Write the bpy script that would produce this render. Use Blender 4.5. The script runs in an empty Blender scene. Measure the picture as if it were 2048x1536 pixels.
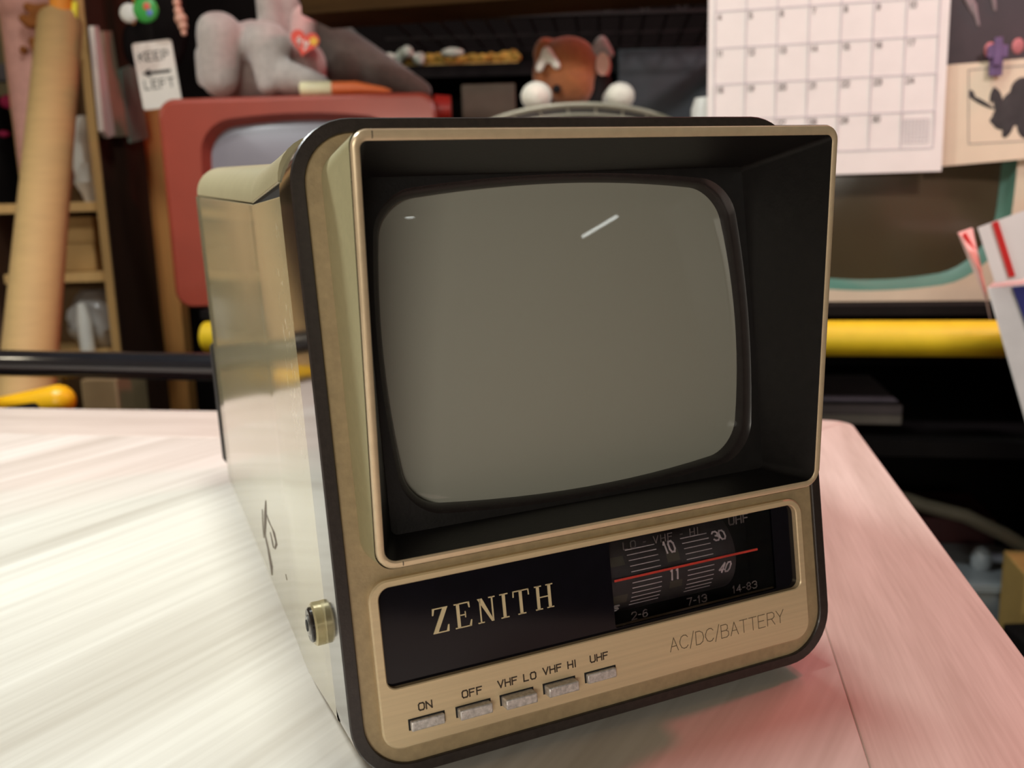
import bpy, math, random
from mathutils import Vector, Matrix
random.seed(7)
SC = bpy.context.scene
COL = SC.collection
R_ = math.radians

# ------------------------------------------------------------------ camera, world, lights, exposure
F = 1840.0                                   # focal length in pixels of the 2048x1536 frame
CAMZ = 0.16107                               # camera height over the table top (world z = 0)
MW = Matrix(((0.9996044349695651, -0.028124252686539883, 0.0),
             (-0.005275133999959278, -0.18749110954836815, 0.982252135045582),
             (-0.027625107247915247, -0.981863590449888, -0.1875653038234836)))   # camera (x right, y down, z forward) to world
cam_data = bpy.data.cameras.new('camera')
cam = bpy.data.objects.new('camera', cam_data)
COL.objects.link(cam)
cam_data.sensor_width = 36.0
cam_data.lens = F / 2048 * 36.0
cam_data.clip_start = 0.01
cam_rot = MW @ Matrix(((1, 0, 0), (0, -1, 0), (0, 0, -1)))
cam.matrix_world = Matrix.Translation((0, 0, CAMZ)) @ cam_rot.to_4x4()
cam_data.dof.use_dof = True
cam_data.dof.focus_distance = 0.288
cam_data.dof.aperture_fstop = 14.0
SC.camera = cam

SC.view_settings.view_transform = 'Standard'
SC.view_settings.look = 'None'
SC.view_settings.gamma = 1.0
SC.view_settings.exposure = 0.0
SC.view_settings.use_curve_mapping = False

world = bpy.data.worlds.new('room_ambience')
SC.world = world
world.use_nodes = True
wn = world.node_tree
wn.nodes.clear()
w_out = wn.nodes.new('ShaderNodeOutputWorld')
w_bg = wn.nodes.new('ShaderNodeBackground')
w_bg.inputs['Color'].default_value = (1.0, 0.80, 0.58, 1)
w_bg.inputs['Strength'].default_value = 0.05
wn.links.new(w_bg.outputs[0], w_out.inputs[0])


def lamp(name, kind, loc, target, power, color, size=0.2, size_y=None):
    d = bpy.data.lights.new(name, kind)
    d.energy = power
    d.color = color
    if kind == 'AREA':
        d.shape = 'RECTANGLE' if size_y else 'DISK'
        d.size = size
        if size_y:
            d.size_y = size_y
    else:
        d.shadow_soft_size = size
    o = bpy.data.objects.new(name, d)
    COL.objects.link(o)
    o.location = loc
    o.rotation_euler = (Vector(target) - Vector(loc)).to_track_quat('-Z', 'Y').to_euler()
    return o


lamp('ceiling_light', 'AREA', (-0.07, 0.49, 1.65), (0.0, 0.4, 0), 11.0, (0.95, 1.0, 0.94), 0.16, 0.3)
lamp('bench_light', 'AREA', (-0.55, 0.58, 0.80), (-0.27, 0.3, 0), 7.6, (0.95, 1.0, 0.99), 0.16)
lamp('front_fill_light', 'AREA', (-0.22, -1.4, 0.42), (0.02, 0.3, 0.1), 11.0, (1.0, 0.94, 0.82), 0.8, 0.2)  # unseen fill added in front, standing in for light bounced off the room
rn = lamp('red_neon_glow', 'AREA', (0.90, 1.12, 0.95), (0.05, 0.35, 0.02), 4.2, (1.0, 0.13, 0.16), 0.30, 0.05)
lamp('red_fill_light', 'AREA', (0.80, 0.80, 1.02), (0.08, 0.28, 0.0), 4.2, (1.0, 0.13, 0.16), 0.08)  # second red lamp, added to redden the table in front of the set
nz_ = (Vector((0.90, 1.12, 0.95)) - Vector((0.05, 0.35, 0.02))).normalized()
nx_ = Vector((0.68, -0.73, 0.0))
nx_ = (nx_ - nz_ * nx_.dot(nz_)).normalized()
rn.rotation_euler = Matrix((nx_, nz_.cross(nx_), nz_)).transposed().to_euler()
fs = lamp('fluorescent_strip', 'AREA', (2.37, -1.27, 1.20), (0.03, 0.3, 0.15), 0.22, (0.95, 1.0, 0.95), 0.30, 0.022)
fz = (Vector((2.37, -1.27, 1.20)) - Vector((0.03, 0.3, 0.15))).normalized()
fx = Vector((0.048, 0.083, 0.036))
fx = (fx - fz * fx.dot(fz)).normalized()
fy = fz.cross(fx)
fs.rotation_euler = Matrix((fx, fy, fz)).transposed().to_euler()
lamp('small_far_lamp', 'AREA', (1.42, -2.01, 1.45), (0.03, 0.3, 0.15), 0.03, (0.95, 1.0, 0.95), 0.05, 0.02)
sp = lamp('calendar_fill_spot', 'SPOT', (0.80, 0.20, 0.85), (0.42, 1.05, 0.22), 25.0, (1.0, 0.86, 0.91), 0.05)  # unseen spot added to brighten the calendar side alone
sp.data.spot_size = R_(52)
sp.data.spot_blend = 0.6
sp = lamp('left_room_lamp', 'SPOT', (-1.45, 0.70, 0.70), (-0.45, 1.3, 0.22), 5.0, (1.0, 0.88, 0.66), 0.06)
sp.data.spot_size = R_(60)
sp.data.spot_blend = 0.6

# ------------------------------------------------------------------ helpers


def rw(u, v):
    return MW @ Vector(((u - 1024) / F, (v - 768) / F, 1.0))


def at(u, v, Y):
    """world point seen at photograph pixel (u, v), Y metres in front of the camera"""
    d = rw(u, v)
    return Vector((0, 0, CAMZ)) + d * (Y / d.y)


def lin(c):
    c = c / 255.0
    return c / 12.92 if c <= 0.04045 else ((c + 0.055) / 1.055) ** 2.4


def rgb(r, g, b):
    return (lin(r), lin(g), lin(b), 1.0)


class NT:
    def __init__(self, m):
        self.t = m.node_tree
        self.b = self.t.nodes['Principled BSDF']

    def n(self, kind, **kw):
        x = self.t.nodes.new(kind)
        for k, v in kw.items():
            if k.startswith('_'):
                setattr(x, k[1:], v)
            else:
                x.inputs[k.replace('__', ' ')].default_value = v
        return x

    def l(self, a, b):
        self.t.links.new(a, b)


def mat(name, color, rough=0.5, metal=0.0, var=0.12, scale=60.0, bump=0.0, bscale=300.0, coat=0.0, sheen=0.0, spec=None, stretch=None):
    m = bpy.data.materials.new(name)
    m.use_nodes = True
    t = NT(m)
    b = t.b
    b.inputs['Roughness'].default_value = rough
    b.inputs['Metallic'].default_value = metal
    if spec is not None:
        b.inputs['Specular IOR Level'].default_value = spec
    if coat:
        b.inputs['Coat Weight'].default_value = coat
        b.inputs['Coat Roughness'].default_value = 0.08
    if sheen:
        b.inputs['Sheen Weight'].default_value = sheen
        b.inputs['Sheen Roughness'].default_value = 0.5
    tc = t.n('ShaderNodeTexCoord')
    mp = t.n('ShaderNodeMapping')
    t.l(tc.outputs['Object'], mp.inputs['Vector'])
    if stretch:
        mp.inputs['Scale'].default_value = stretch
    nz = t.n('ShaderNodeTexNoise', Scale=scale, Detail=5.0)
    t.l(mp.outputs[0], nz.inputs['Vector'])
    rp = t.n('ShaderNodeValToRGB')
    c = color
    rp.color_ramp.elements[0].position = 0.3
    rp.color_ramp.elements[1].position = 0.7
    rp.color_ramp.elements[0].color = tuple(x * (1 - var) for x in c[:3]) + (1,)
    rp.color_ramp.elements[1].color = tuple(min(1, x * (1 + var)) for x in c[:3]) + (1,)
    t.l(nz.outputs['Fac'], rp.inputs['Fac'])
    t.l(rp.outputs['Color'], b.inputs['Base Color'])
    if bump:
        n2 = t.n('ShaderNodeTexNoise', Scale=bscale, Detail=3.0)
        t.l(mp.outputs[0], n2.inputs['Vector'])
        bp = t.n('ShaderNodeBump', Strength=bump, Distance=0.002)
        t.l(n2.outputs['Fac'], bp.inputs['Height'])
        t.l(bp.outputs[0], b.inputs['Normal'])
    return m


class MB:
    """collects vertices and faces of ONE mesh object"""

    def __init__(self):
        self.v = []
        self.f = []

    def add(self, vs, fs):
        o = len(self.v)
        self.v += [tuple(x) for x in vs]
        self.f += [tuple(i + o for i in f) for f in fs]
        return self

    def box(self, x0, x1, y0, y1, z0, z1, M=None):
        vs = [Vector((x, y, z)) for z in (z0, z1) for y in (y0, y1) for x in (x0, x1)]
        if M:
            vs = [M @ p for p in vs]
        return self.add(vs, [(0, 2, 3, 1), (4, 5, 7, 6), (0, 1, 5, 4), (2, 6, 7, 3), (0, 4, 6, 2), (1, 3, 7, 5)])

    def loft(self, rings, cap0=True, cap1=True, closed=True):
        n = len(rings[0])
        vs = [p for r in rings for p in r]
        fs = []
        for i in range(len(rings) - 1):
            for j in range(n if closed else n - 1):
                k = (j + 1) % n
                fs.append((i * n + j, i * n + k, (i + 1) * n + k, (i + 1) * n + j))
        if cap0:
            fs.append(tuple(range(n - 1, -1, -1)))
        if cap1:
            fs.append(tuple((len(rings) - 1) * n + j for j in range(n)))
        return self.add(vs, fs)

    def tube(self, pts, r, n=12, cap=True):
        pts = [Vector(p) for p in pts]
        if not isinstance(r, (list, tuple)):
            r = [r] * len(pts)
        up = None
        rings = []
        for i, p in enumerate(pts):
            a = pts[max(i - 1, 0)]
            b = pts[min(i + 1, len(pts) - 1)]
            t = (b - a).normalized()
            if up is None:
                up = t.orthogonal().normalized()
            up = (up - t * up.dot(t))
            up = up.normalized() if up.length > 1e-6 else t.orthogonal().normalized()
            w = t.cross(up)
            rings.append([p + (up * math.cos(2 * math.pi * j / n) + w * math.sin(2 * math.pi * j / n)) * r[i] for j in range(n)])
        return self.loft(rings, cap, cap)

    def ball(self, c, r, M=None, nu=20, nv=12):
        if not isinstance(r, (list, tuple)):
            r = (r, r, r)
        c = Vector(c)
        vs = [Vector((0, 0, 1))]
        for i in range(1, nv):
            a = math.pi * i / nv
            for j in range(nu):
                b = 2 * math.pi * j / nu
                vs.append(Vector((math.sin(a) * math.cos(b), math.sin(a) * math.sin(b), math.cos(a))))
        vs.append(Vector((0, 0, -1)))
        fs = [(0, 1 + j, 1 + (j + 1) % nu) for j in range(nu)]
        for i in range(nv - 2):
            for j in range(nu):
                k = (j + 1) % nu
                fs.append((1 + i * nu + j, 1 + (i + 1) * nu + j, 1 + (i + 1) * nu + k, 1 + i * nu + k))
        e = len(vs) - 1
        fs += [(e, 1 + (nv - 2) * nu + (j + 1) % nu, 1 + (nv - 2) * nu + j) for j in range(nu)]
        out = []
        for p in vs:
            q = Vector((p.x * r[0], p.y * r[1], p.z * r[2]))
            if M:
                q = M @ q
            out.append(q + c)
        return self.add(out, fs)

    def capsule(self, a, b, ra, rb, n=18):
        a = Vector(a)
        b = Vector(b)
        t = (b - a).normalized()
        pts, rs = [], []
        for i in range(6):
            th = math.pi / 2 * i / 6
            pts.append(a - t * ra * math.cos(th))
            rs.append(max(ra * math.sin(th), ra * 0.06))
        pts.append(a)
        rs.append(ra)
        pts.append(b)
        rs.append(rb)
        for i in range(1, 7):
            th = math.pi / 2 * i / 6
            pts.append(b + t * rb * math.sin(th))
            rs.append(max(rb * math.cos(th), rb * 0.06))
        return self.tube(pts, rs, n)

    def prism(self, poly, z0, z1):
        n = len(poly)
        vs = [(x, y, z0) for x, y in poly] + [(x, y, z1) for x, y in poly]
        fs = [tuple(range(n - 1, -1, -1)), tuple(range(n, 2 * n))]
        fs += [(i, (i + 1) % n, n + (i + 1) % n, n + i) for i in range(n)]
        return self.add(vs, fs)

    def annulus(self, out, inn, z0, z1):
        """plate with a hole: outer and inner outline have the same number of points"""
        n = len(out)
        vs = [(x, y, z1) for x, y in out] + [(x, y, z1) for x, y in inn] + [(x, y, z0) for x, y in out] + [(x, y, z0) for x, y in inn]
        fs = []
        for i in range(n):
            k = (i + 1) % n
            fs += [(i, k, n + k, n + i), (2 * n + k, 2 * n + i, 3 * n + i, 3 * n + k), (i, 2 * n + i, 2 * n + k, k), (n + i, n + k, 3 * n + k, 3 * n + i)]
        return self.add(vs, fs)

    def build(self, name, material, parent=None, loc=None, smooth=35, bevel=0.0, bseg=2, subsurf=0, remesh=0.0):
        me = bpy.data.meshes.new(name)
        me.from_pydata(self.v, [], self.f)
        me.update()
        import bmesh
        bm = bmesh.new()
        bm.from_mesh(me)
        bmesh.ops.recalc_face_normals(bm, faces=bm.faces)
        bm.to_mesh(me)
        bm.free()
        if smooth:
            me.polygons.foreach_set('use_smooth', [True] * len(me.polygons))
            me.set_sharp_from_angle(angle=R_(smooth))
        me.materials.append(material)
        o = bpy.data.objects.new(name, me)
        COL.objects.link(o)
        if parent is not None:
            o.parent = parent
        if loc is not None:
            o.location = loc
        if remesh:
            md = o.modifiers.new('remesh', 'REMESH')
            md.mode = 'VOXEL'
            md.voxel_size = remesh
            md.use_smooth_shade = True
            sm = o.modifiers.new('smooth', 'SMOOTH')
            sm.factor = 0.6
            sm.iterations = 8
        if bevel:
            md = o.modifiers.new('bevel', 'BEVEL')
            md.width = bevel
            md.segments = bseg
            md.limit_method = 'ANGLE'
            md.angle_limit = R_(40)
            md.harden_normals = False
        if subsurf:
            md = o.modifiers.new('subdivision', 'SUBSURF')
            md.levels = subsurf
            md.render_levels = subsurf
        return o


def tag(o, label=None, cat=None, group=None, kind=None):
    if label:
        o['label'] = label
    if cat:
        o['category'] = cat
    if group:
        o['group'] = group
    if kind:
        o['kind'] = kind
    return o


def empty(name, loc=(0, 0, 0), rot=(0, 0, 0), label=None, cat=None, group=None):
    o = bpy.data.objects.new(name, None)
    COL.objects.link(o)
    o.location = loc
    o.rotation_euler = rot
    o.empty_display_size = 0.05
    return tag(o, label, cat, group)


def rrect(x0, x1, y0, y1, r, n=6):
    """rounded rectangle outline, counter-clockwise, r = (bl, br, tr, tl) or one number"""
    if not isinstance(r, (list, tuple)):
        r = (r, r, r, r)
    out = []
    for (cx, cy, rr, a0) in ((x0 + r[0], y0 + r[0], r[0], 180), (x1 - r[1], y0 + r[1], r[1], 270), (x1 - r[2], y1 - r[2], r[2], 0), (x0 + r[3], y1 - r[3], r[3], 90)):
        for i in range(n + 1):
            a = R_(a0 + 90 * i / n)
            out.append((cx + rr * math.cos(a), cy + rr * math.sin(a)))
    return out


def ring3(o, z):
    return [Vector((x, y, z)) for x, y in o]


# single-stroke lettering: every stroke becomes a thin flat bar
ST = {
    'A': [[(0, 0), (.5, 1), (1, 0)], [(.2, .36), (.8, .36)]],
    'B': [[(0, 0), (0, 1), (.65, 1), (.85, .9), (.85, .65), (.65, .53), (0, .53)], [(.65, .53), (.95, .4), (.95, .13), (.7, 0), (0, 0)]],
    'C': [[(1, .82), (.8, .97), (.5, 1), (.2, .9), (0, .6), (0, .4), (.2, .1), (.5, 0), (.8, .03), (1, .18)]],
    'D': [[(0, 0), (0, 1), (.5, 1), (.85, .85), (1, .5), (.85, .15), (.5, 0), (0, 0)]],
    'E': [[(.9, 1), (0, 1), (0, 0), (.9, 0)], [(0, .52), (.75, .52)]],
    'F': [[(.9, 1), (0, 1), (0, 0)], [(0, .52), (.75, .52)]],
    'H': [[(0, 0), (0, 1)], [(1, 0), (1, 1)], [(0, .5), (1, .5)]],
    'I': [[(.5, 0), (.5, 1)]],
    'K': [[(0, 0), (0, 1)], [(1, 1), (0, .42)], [(.35, .62), (1, 0)]],
    'L': [[(0, 1), (0, 0), (.85, 0)]],
    'N': [[(0, 0), (0, 1), (1, 0), (1, 1)]],
    'O': [[(.2, 0), (.8, 0), (1, .2), (1, .8), (.8, 1), (.2, 1), (0, .8), (0, .2), (.2, 0)]],
    'P': [[(0, 0), (0, 1), (.7, 1), (.95, .85), (.95, .6), (.7, .45), (0, .45)]],
    'R': [[(0, 0), (0, 1), (.7, 1), (.95, .85), (.95, .62), (.7, .48), (0, .48)], [(.55, .48), (1, 0)]],
    'T': [[(0, 1), (1, 1)], [(.5, 1), (.5, 0)]],
    'U': [[(0, 1), (0, .2), (.2, 0), (.8, 0), (1, .2), (1, 1)]],
    'V': [[(0, 1), (.5, 0), (1, 1)]],
    'Y': [[(0, 1), (.5, .48), (1, 1)], [(.5, .48), (.5, 0)]],
    'T_': [], '/': [[(0, -.12), (1, 1.12)]], '-': [[(.1, .5), (.9, .5)]],
    't': [[(.4, 1), (.4, .2), (.6, 0), (.8, .05)], [(.1, .68), (.8, .68)]],
    'y': [[(.1, .7), (.5, .1)], [(.9, .7), (.4, -.3)]],
    '0': [[(.25, 0), (.75, 0), (1, .25), (1, .75), (.75, 1), (.25, 1), (0, .75), (0, .25), (.25, 0)]],
    '1': [[(.2, .8), (.55, 1), (.55, 0)]],
    '2': [[(0, .78), (.2, 1), (.8, 1), (1, .8), (1, .6), (0, 0), (1, 0)]],
    '3': [[(0, .85), (.25, 1), (.75, 1), (1, .82), (.95, .6), (.5, .53), (1, .42), (1, .18), (.75, 0), (.25, 0), (0, .15)]],
    '4': [[(.75, 0), (.75, 1), (0, .3), (1, .3)]],
    '5': [[(.9, 1), (.1, 1), (.05, .55), (.7, .58), (1, .4), (1, .18), (.75, 0), (.2, 0), (0, .12)]],
    '6': [[(.9, .9), (.6, 1), (.2, .85), (0, .4), (.1, .1), (.4, 0), (.8, .05), (1, .3), (.8, .55), (.3, .55), (.02, .35)]],
    '7': [[(0, 1), (1, 1), (.4, 0)]],
    '8': [[(.3, .53), (.05, .75), (.3, 1), (.7, 1), (.95, .75), (.7, .53), (.3, .53), (0, .25), (.3, 0), (.7, 0), (1, .25), (.7, .53)]],
    '9': [[(.1, .08), (.5, 0), (.85, .2), (1, .6), (.85, .95), (.4, 1), (.05, .8), (.1, .5), (.5, .42), (.95, .6)]],
}
ST['O2'] = ST['O']


def text(mb, s, x, y, h, w, gap, t, z0, z1, slant=0.0, mapf=None):
    """strokes of the string s, lower left corner at (x, y)"""
    for ch in s:
        if ch == ' ':
            x += w * .55 + gap
            continue
        cw = w * (0.25 if ch == 'I' else (0.55 if ch in '/-' else (0.6 if ch == '1' else 1.0)))
        for st in ST[ch]:
            pts = []
            for (a, b) in st:
                if ch == 'I':
                    a = .5
                pts.append(Vector((x + a * cw + slant * b * h, y + b * h)))
            for i in range(len(pts) - 1):
                p, q = pts[i], pts[i + 1]
                d = (q - p)
                if d.length < 1e-9:
                    continue
                d.normalize()
                p = p - d * t * .5
                q = q + d * t * .5
                nn = Vector((-d.y, d.x)) * t * .5
                poly = [p + nn, p - nn, q - nn, q + nn]
                if mapf:
                    mb.add([mapf(c.x, c.y, z0) for c in poly] + [mapf(c.x, c.y, z1) for c in poly],
                           [(0, 1, 2, 3), (7, 6, 5, 4), (0, 4, 5, 1), (1, 5, 6, 2), (2, 6, 7, 3), (3, 7, 4, 0)])
                else:
                    mb.prism([(c.x, c.y) for c in poly], z0, z1)
        x += cw + gap
    return x


# ------------------------------------------------------------------ materials
M = {}
M['cream_paint'] = mat('cream_paint', rgb(172, 163, 130), 0.16, 0.0, 0.05, 90, coat=0.5)
M['cover_paint'] = mat('cover_paint', rgb(168, 159, 126), 0.34, 0.0, 0.05, 90, bump=0.04, bscale=900)
M['band_black'] = mat('band_black', rgb(44, 37, 34), 0.38, 0.0, 0.25, 500, bump=0.05, bscale=1500, coat=0.15)
M['band_gloss'] = mat('band_gloss', rgb(24, 22, 22), 0.10, 0.0, 0.2, 300, coat=0.6)
M['face_gold'] = mat('face_gold', rgb(166, 146, 112), 0.42, 0.2, 0.10, 350, bump=0.06, bscale=1200)
M['hood_beige'] = mat('hood_beige', rgb(166, 158, 120), 0.42, 0.1, 0.05, 400, bump=0.05, bscale=1500)
M['rim_gold'] = mat('rim_gold', rgb(214, 192, 158), 0.30, 0.35, 0.05, 300)
M['panel_gold'] = mat('panel_gold', rgb(216, 194, 156), 0.36, 0.25, 0.06, 200, stretch=(0.08, 4, 4))
M['liner_black'] = mat('liner_black', rgb(19, 16, 15), 0.45, 0.0, 0.25, 300, bump=0.04, bscale=900)
M['ring_black'] = mat('ring_black', rgb(40, 35, 34), 0.22, 0.0, 0.1, 300)
M['gap_black'] = mat('gap_black', rgb(12, 10, 9), 0.7, 0.0, 0.1, 300)
M['window_black'] = mat('window_black', rgb(12, 11, 18), 0.12, 0.0, 0.15, 200, spec=0.35)
M['drum_grey'] = mat('drum_grey', rgb(52, 47, 47), 0.6, 0.0, 0.12, 400)
M['lettering_gold'] = mat('lettering_gold', rgb(216, 200, 160), 0.4, 0.3, 0.05, 400)
M['legend_brown'] = mat('legend_brown', rgb(64, 50, 38), 0.6, 0.0, 0.1, 400)
M['thin_legend'] = mat('thin_legend', rgb(108, 92, 70), 0.6, 0.0, 0.1, 400)
M['dial_mark'] = mat('dial_mark', rgb(200, 186, 186), 0.6, 0.0, 0.1, 400)
M['dial_dim'] = mat('dial_dim', rgb(104, 96, 92), 0.6, 0.0, 0.1, 400)
M['needle_red'] = mat('needle_red', rgb(214, 66, 48), 0.5, 0.0, 0.05, 400)
M['rubber'] = mat('rubber', rgb(28, 27, 26), 0.8, 0.0, 0.1, 400)
M['jack_metal'] = mat('jack_metal', rgb(178, 166, 128), 0.3, 0.4, 0.08, 400)
M['nickel'] = mat('nickel', rgb(150, 148, 144), 0.3, 0.8, 0.1, 400)

# worn metal of the push buttons
m = mat('button_metal', rgb(204, 198, 194), 0.34, 0.35, 0.25, 900, bump=0.15, bscale=1800)
M['button_metal'] = m

# picture tube: grey phosphor behind glossy glass
m = bpy.data.materials.new('tube_glass')
m.use_nodes = True
t = NT(m)
t.b.inputs['Base Color'].default_value = rgb(147, 146, 134)
t.b.inputs['Roughness'].default_value = 0.55
t.b.inputs['Coat Weight'].default_value = 1.0
t.b.inputs['Coat Roughness'].default_value = 0.015
t.b.inputs['Coat IOR'].default_value = 1.5
M['tube_glass'] = m

# cabinet side with scuff marks
t = NT(M['cream_paint'])
tc = t.n('ShaderNodeTexCoord')
src = t.b.inputs['Base Color'].links[0].from_socket


def scuff(cy, cz, ry, rz, scale, thr, stretch):
    mp = t.n('ShaderNodeMapping')
    mp.inputs['Location'].default_value = (0, -cy / ry, -cz / rz)
    mp.inputs['Scale'].default_value = (0.0, 1 / ry, 1 / rz)
    t.l(tc.outputs['Object'], mp.inputs['Vector'])
    ln = t.n('ShaderNodeVectorMath', _operation='LENGTH')
    t.l(mp.outputs[0], ln.inputs[0])
    mr = t.n('ShaderNodeMapRange')
    mr.inputs['From Min'].default_value = 1.0
    mr.inputs['From Max'].default_value = 0.2
    t.l(ln.outputs['Value'], mr.inputs['Value'])
    m2 = t.n('ShaderNodeMapping')
    m2.inputs['Scale'].default_value = stretch
    t.l(tc.outputs['Object'], m2.inputs['Vector'])
    nz = t.n('ShaderNodeTexNoise', Scale=scale, Detail=4.0)
    t.l(m2.outputs[0], nz.inputs['Vector'])
    gt = t.n('ShaderNodeMapRange')
    gt.inputs['From Min'].default_value = thr
    gt.inputs['From Max'].default_value = thr + 0.06
    t.l(nz.outputs['Fac'], gt.inputs['Value'])
    mu = t.n('ShaderNodeMath', _operation='MULTIPLY')
    t.l(mr.outputs[0], mu.inputs[0])
    t.l(gt.outputs[0], mu.inputs[1])
    return mu.outputs[0]


def overlay(src, fac, color):
    mx = t.n('ShaderNodeMix', _data_type='RGBA')
    t.l(fac, mx.inputs[0])
    t.l(src, mx.inputs[6])
    mx.inputs[7].default_value = color
    return mx.outputs[2]


src = overlay(src, scuff(0.035, -0.032, 0.050, 0.014, 420, 0.60, (1, 0.5, 1)), rgb(214, 206, 180))
t.l(src, t.b.inputs['Base Color'])


def wood(name, c0, c1, angle, across=26.0, along=1.2, rough=0.42, fine=9.0):
    """streaky grain running along the local direction `angle` (degrees from x)"""
    m = bpy.data.materials.new(name)
    m.use_nodes = True
    t = NT(m)
    tc = t.n('ShaderNodeTexCoord')
    ro = t.n('ShaderNodeMapping')
    ro.inputs['Rotation'].default_value = (0, 0, R_(-angle))
    t.l(tc.outputs['Object'], ro.inputs['Vector'])
    m1 = t.n('ShaderNodeMapping')
    m1.inputs['Scale'].default_value = (along, across, across)
    t.l(ro.outputs[0], m1.inputs['Vector'])
    n1 = t.n('ShaderNodeTexNoise', Scale=1.0, Detail=4.0, Roughness=0.55, Distortion=0.5)
    t.l(m1.outputs[0], n1.inputs['Vector'])
    m2 = t.n('ShaderNodeMapping')
    m2.inputs['Scale'].default_value = (along * 6, across * fine, across * fine)
    t.l(ro.outputs[0], m2.inputs['Vector'])
    n2 = t.n('ShaderNodeTexNoise', Scale=1.0, Detail=3.0)
    t.l(m2.outputs[0], n2.inputs['Vector'])
    mx = t.n('ShaderNodeMath', _operation='MULTIPLY_ADD')
    t.l(n2.outputs['Fac'], mx.inputs[0])
    mx.inputs[1].default_value = 0.35
    mu = t.n('ShaderNodeMath', _operation='MULTIPLY')
    t.l(n1.outputs['Fac'], mu.inputs[0])
    mu.inputs[1].default_value = 0.75
    t.l(mu.outputs[0], mx.inputs[2])
    rp = t.n('ShaderNodeValToRGB')
    rp.color_ramp.elements[0].position = 0.38
    rp.color_ramp.elements[1].position = 0.70
    rp.color_ramp.elements[0].color = c0
    rp.color_ramp.elements[1].color = c1
    t.l(mx.outputs[0], rp.inputs['Fac'])
    t.l(rp.outputs[0], t.b.inputs['Base Color'])
    t.b.inputs['Roughness'].default_value = rough
    bp = t.n('ShaderNodeBump', Strength=0.06, Distance=0.0006)
    t.l(n2.outputs['Fac'], bp.inputs['Height'])
    t.l(bp.outputs[0], t.b.inputs['Normal'])
    return m


# ------------------------------------------------------------------ the room
FLOOR = -0.74
o = MB().box(-3.2, 3.2, -2.6, 2.9, FLOOR - 0.05, FLOOR).build('floor', mat('floor_vinyl', rgb(92, 80, 66), 0.5, 0, 0.15, 6))
tag(o, kind='structure')
o = MB().box(-3.2, 3.2, 2.6, 2.7, FLOOR, 1.9).build('wall_back', mat('back_wall_paint', rgb(150, 136, 104), 0.8, 0, 0.06, 8))
tag(o, kind='structure')
o = MB().box(-2.3, -2.2, -2.6, 2.6, FLOOR, 1.9).build('wall_left', mat('left_wall_paint', rgb(214, 204, 168), 0.8, 0, 0.05, 8))
tag(o, kind='structure')

# ------------------------------------------------------------------ the table (local x along the far edge, local y away from the camera)
TA = R_(-11.0)
TU, TV = 0.118, 0.698          # right edge, far edge
TL, TF = -0.95, -0.62          # left edge, near edge
SU, SV = 0.0525, 0.609         # seams of the border strips
table = empty('table', (0, 0, 0), (0, 0, TA), 'pale ash-coloured table with mitred border strips carrying the beige television', 'table')
c0, c1 = rgb(196, 187, 174), rgb(236, 230, 220)
mb = MB()
mb.prism([(TL + .07, TF + .07), (SU, TF + .07), (SU, SV), (TL + .07, SV)], -0.026, 0.0)
mb.build('centre_panel', wood('table_centre_ash', c0, c1, 69.0, 20, 1.0), table, bevel=0.0004)
strip = wood('table_strip_ash_long', rgb(200, 187, 174), rgb(224, 213, 201), 90.0, 70, 5)
strip2 = wood('table_strip_ash_cross', rgb(200, 187, 174), rgb(224, 213, 201), 0.0, 70, 5)
cr = 0.018
corner = [(TU - cr + cr * math.cos(R_(a)), TV - cr + cr * math.sin(R_(a))) for a in range(0, 91, 10)]
half = corner[:5] + [(TU - cr + cr * math.cos(R_(45)), TV - cr + cr * math.sin(R_(45)))]
mb = MB().prism([(SU, SV), (SU, TF), (TU, TF)] + half, -0.026, 0.0)
mb.build('border_strip', strip, table, bevel=0.0006)
mb = MB().prism([(SU, SV)] + [half[-1]] + corner[5:] + [(TL, TV), (TL, SV)], -0.026, 0.0)
mb.build('border_strip', strip2, table, bevel=0.0006)
mb = MB().prism([(TL, SV), (TL, TF + .07), (TL + .07, TF + .07), (TL + .07, SV)], -0.026, 0.0)
mb.build('border_strip', strip, table, bevel=0.0006)
mb = MB().prism([(TL, TF), (SU, TF), (SU, TF + .07), (TL, TF + .07)], -0.026, 0.0)
mb.build('border_strip', strip2, table, bevel=0.0006)
MB().box(TL + .06, TU - .06, TF + .06, TV - .06, -0.09, -0.026).build('apron', M['rubber'], table)
for x in (TL + .07, TU - .07):
    for y in (TF + .07, TV - .07):
        MB().box(x - .02, x + .02, y - .02, y + .02, FLOOR, -0.09).build('leg', M['rubber'], table)

# ------------------------------------------------------------------ the television on the table
# its meshes are written in the frame of its face: x right, y up, z out of the face, metres
TVR = Matrix(((0.9187759780683358, -0.06431959723057357, 0.3895044178652792),
              (0.3945147925135161, 0.11347992839361508, -0.911855462415726),
              (0.014449242626698874, 0.9914561489351834, 0.1296376647569349)))
TVT = Vector((0.025537880695734084, 0.27568284638002616, 0.0955))
BASE = Vector((0, -0.0929, -0.09))
tv = empty('portable_television', label='beige portable television with black band, hooded screen and gold control panel on the table', cat='television')
tv.matrix_world = Matrix.Translation(TVT + TVR @ BASE) @ TVR.to_4x4()
OFF = -BASE


def tvp(mb, name, m, parent=None, **kw):
    if parent is None:
        return mb.build(name, m, tv, OFF, **kw)
    return mb.build(name, m, parent, **kw)


BH = 0.0929
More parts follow.
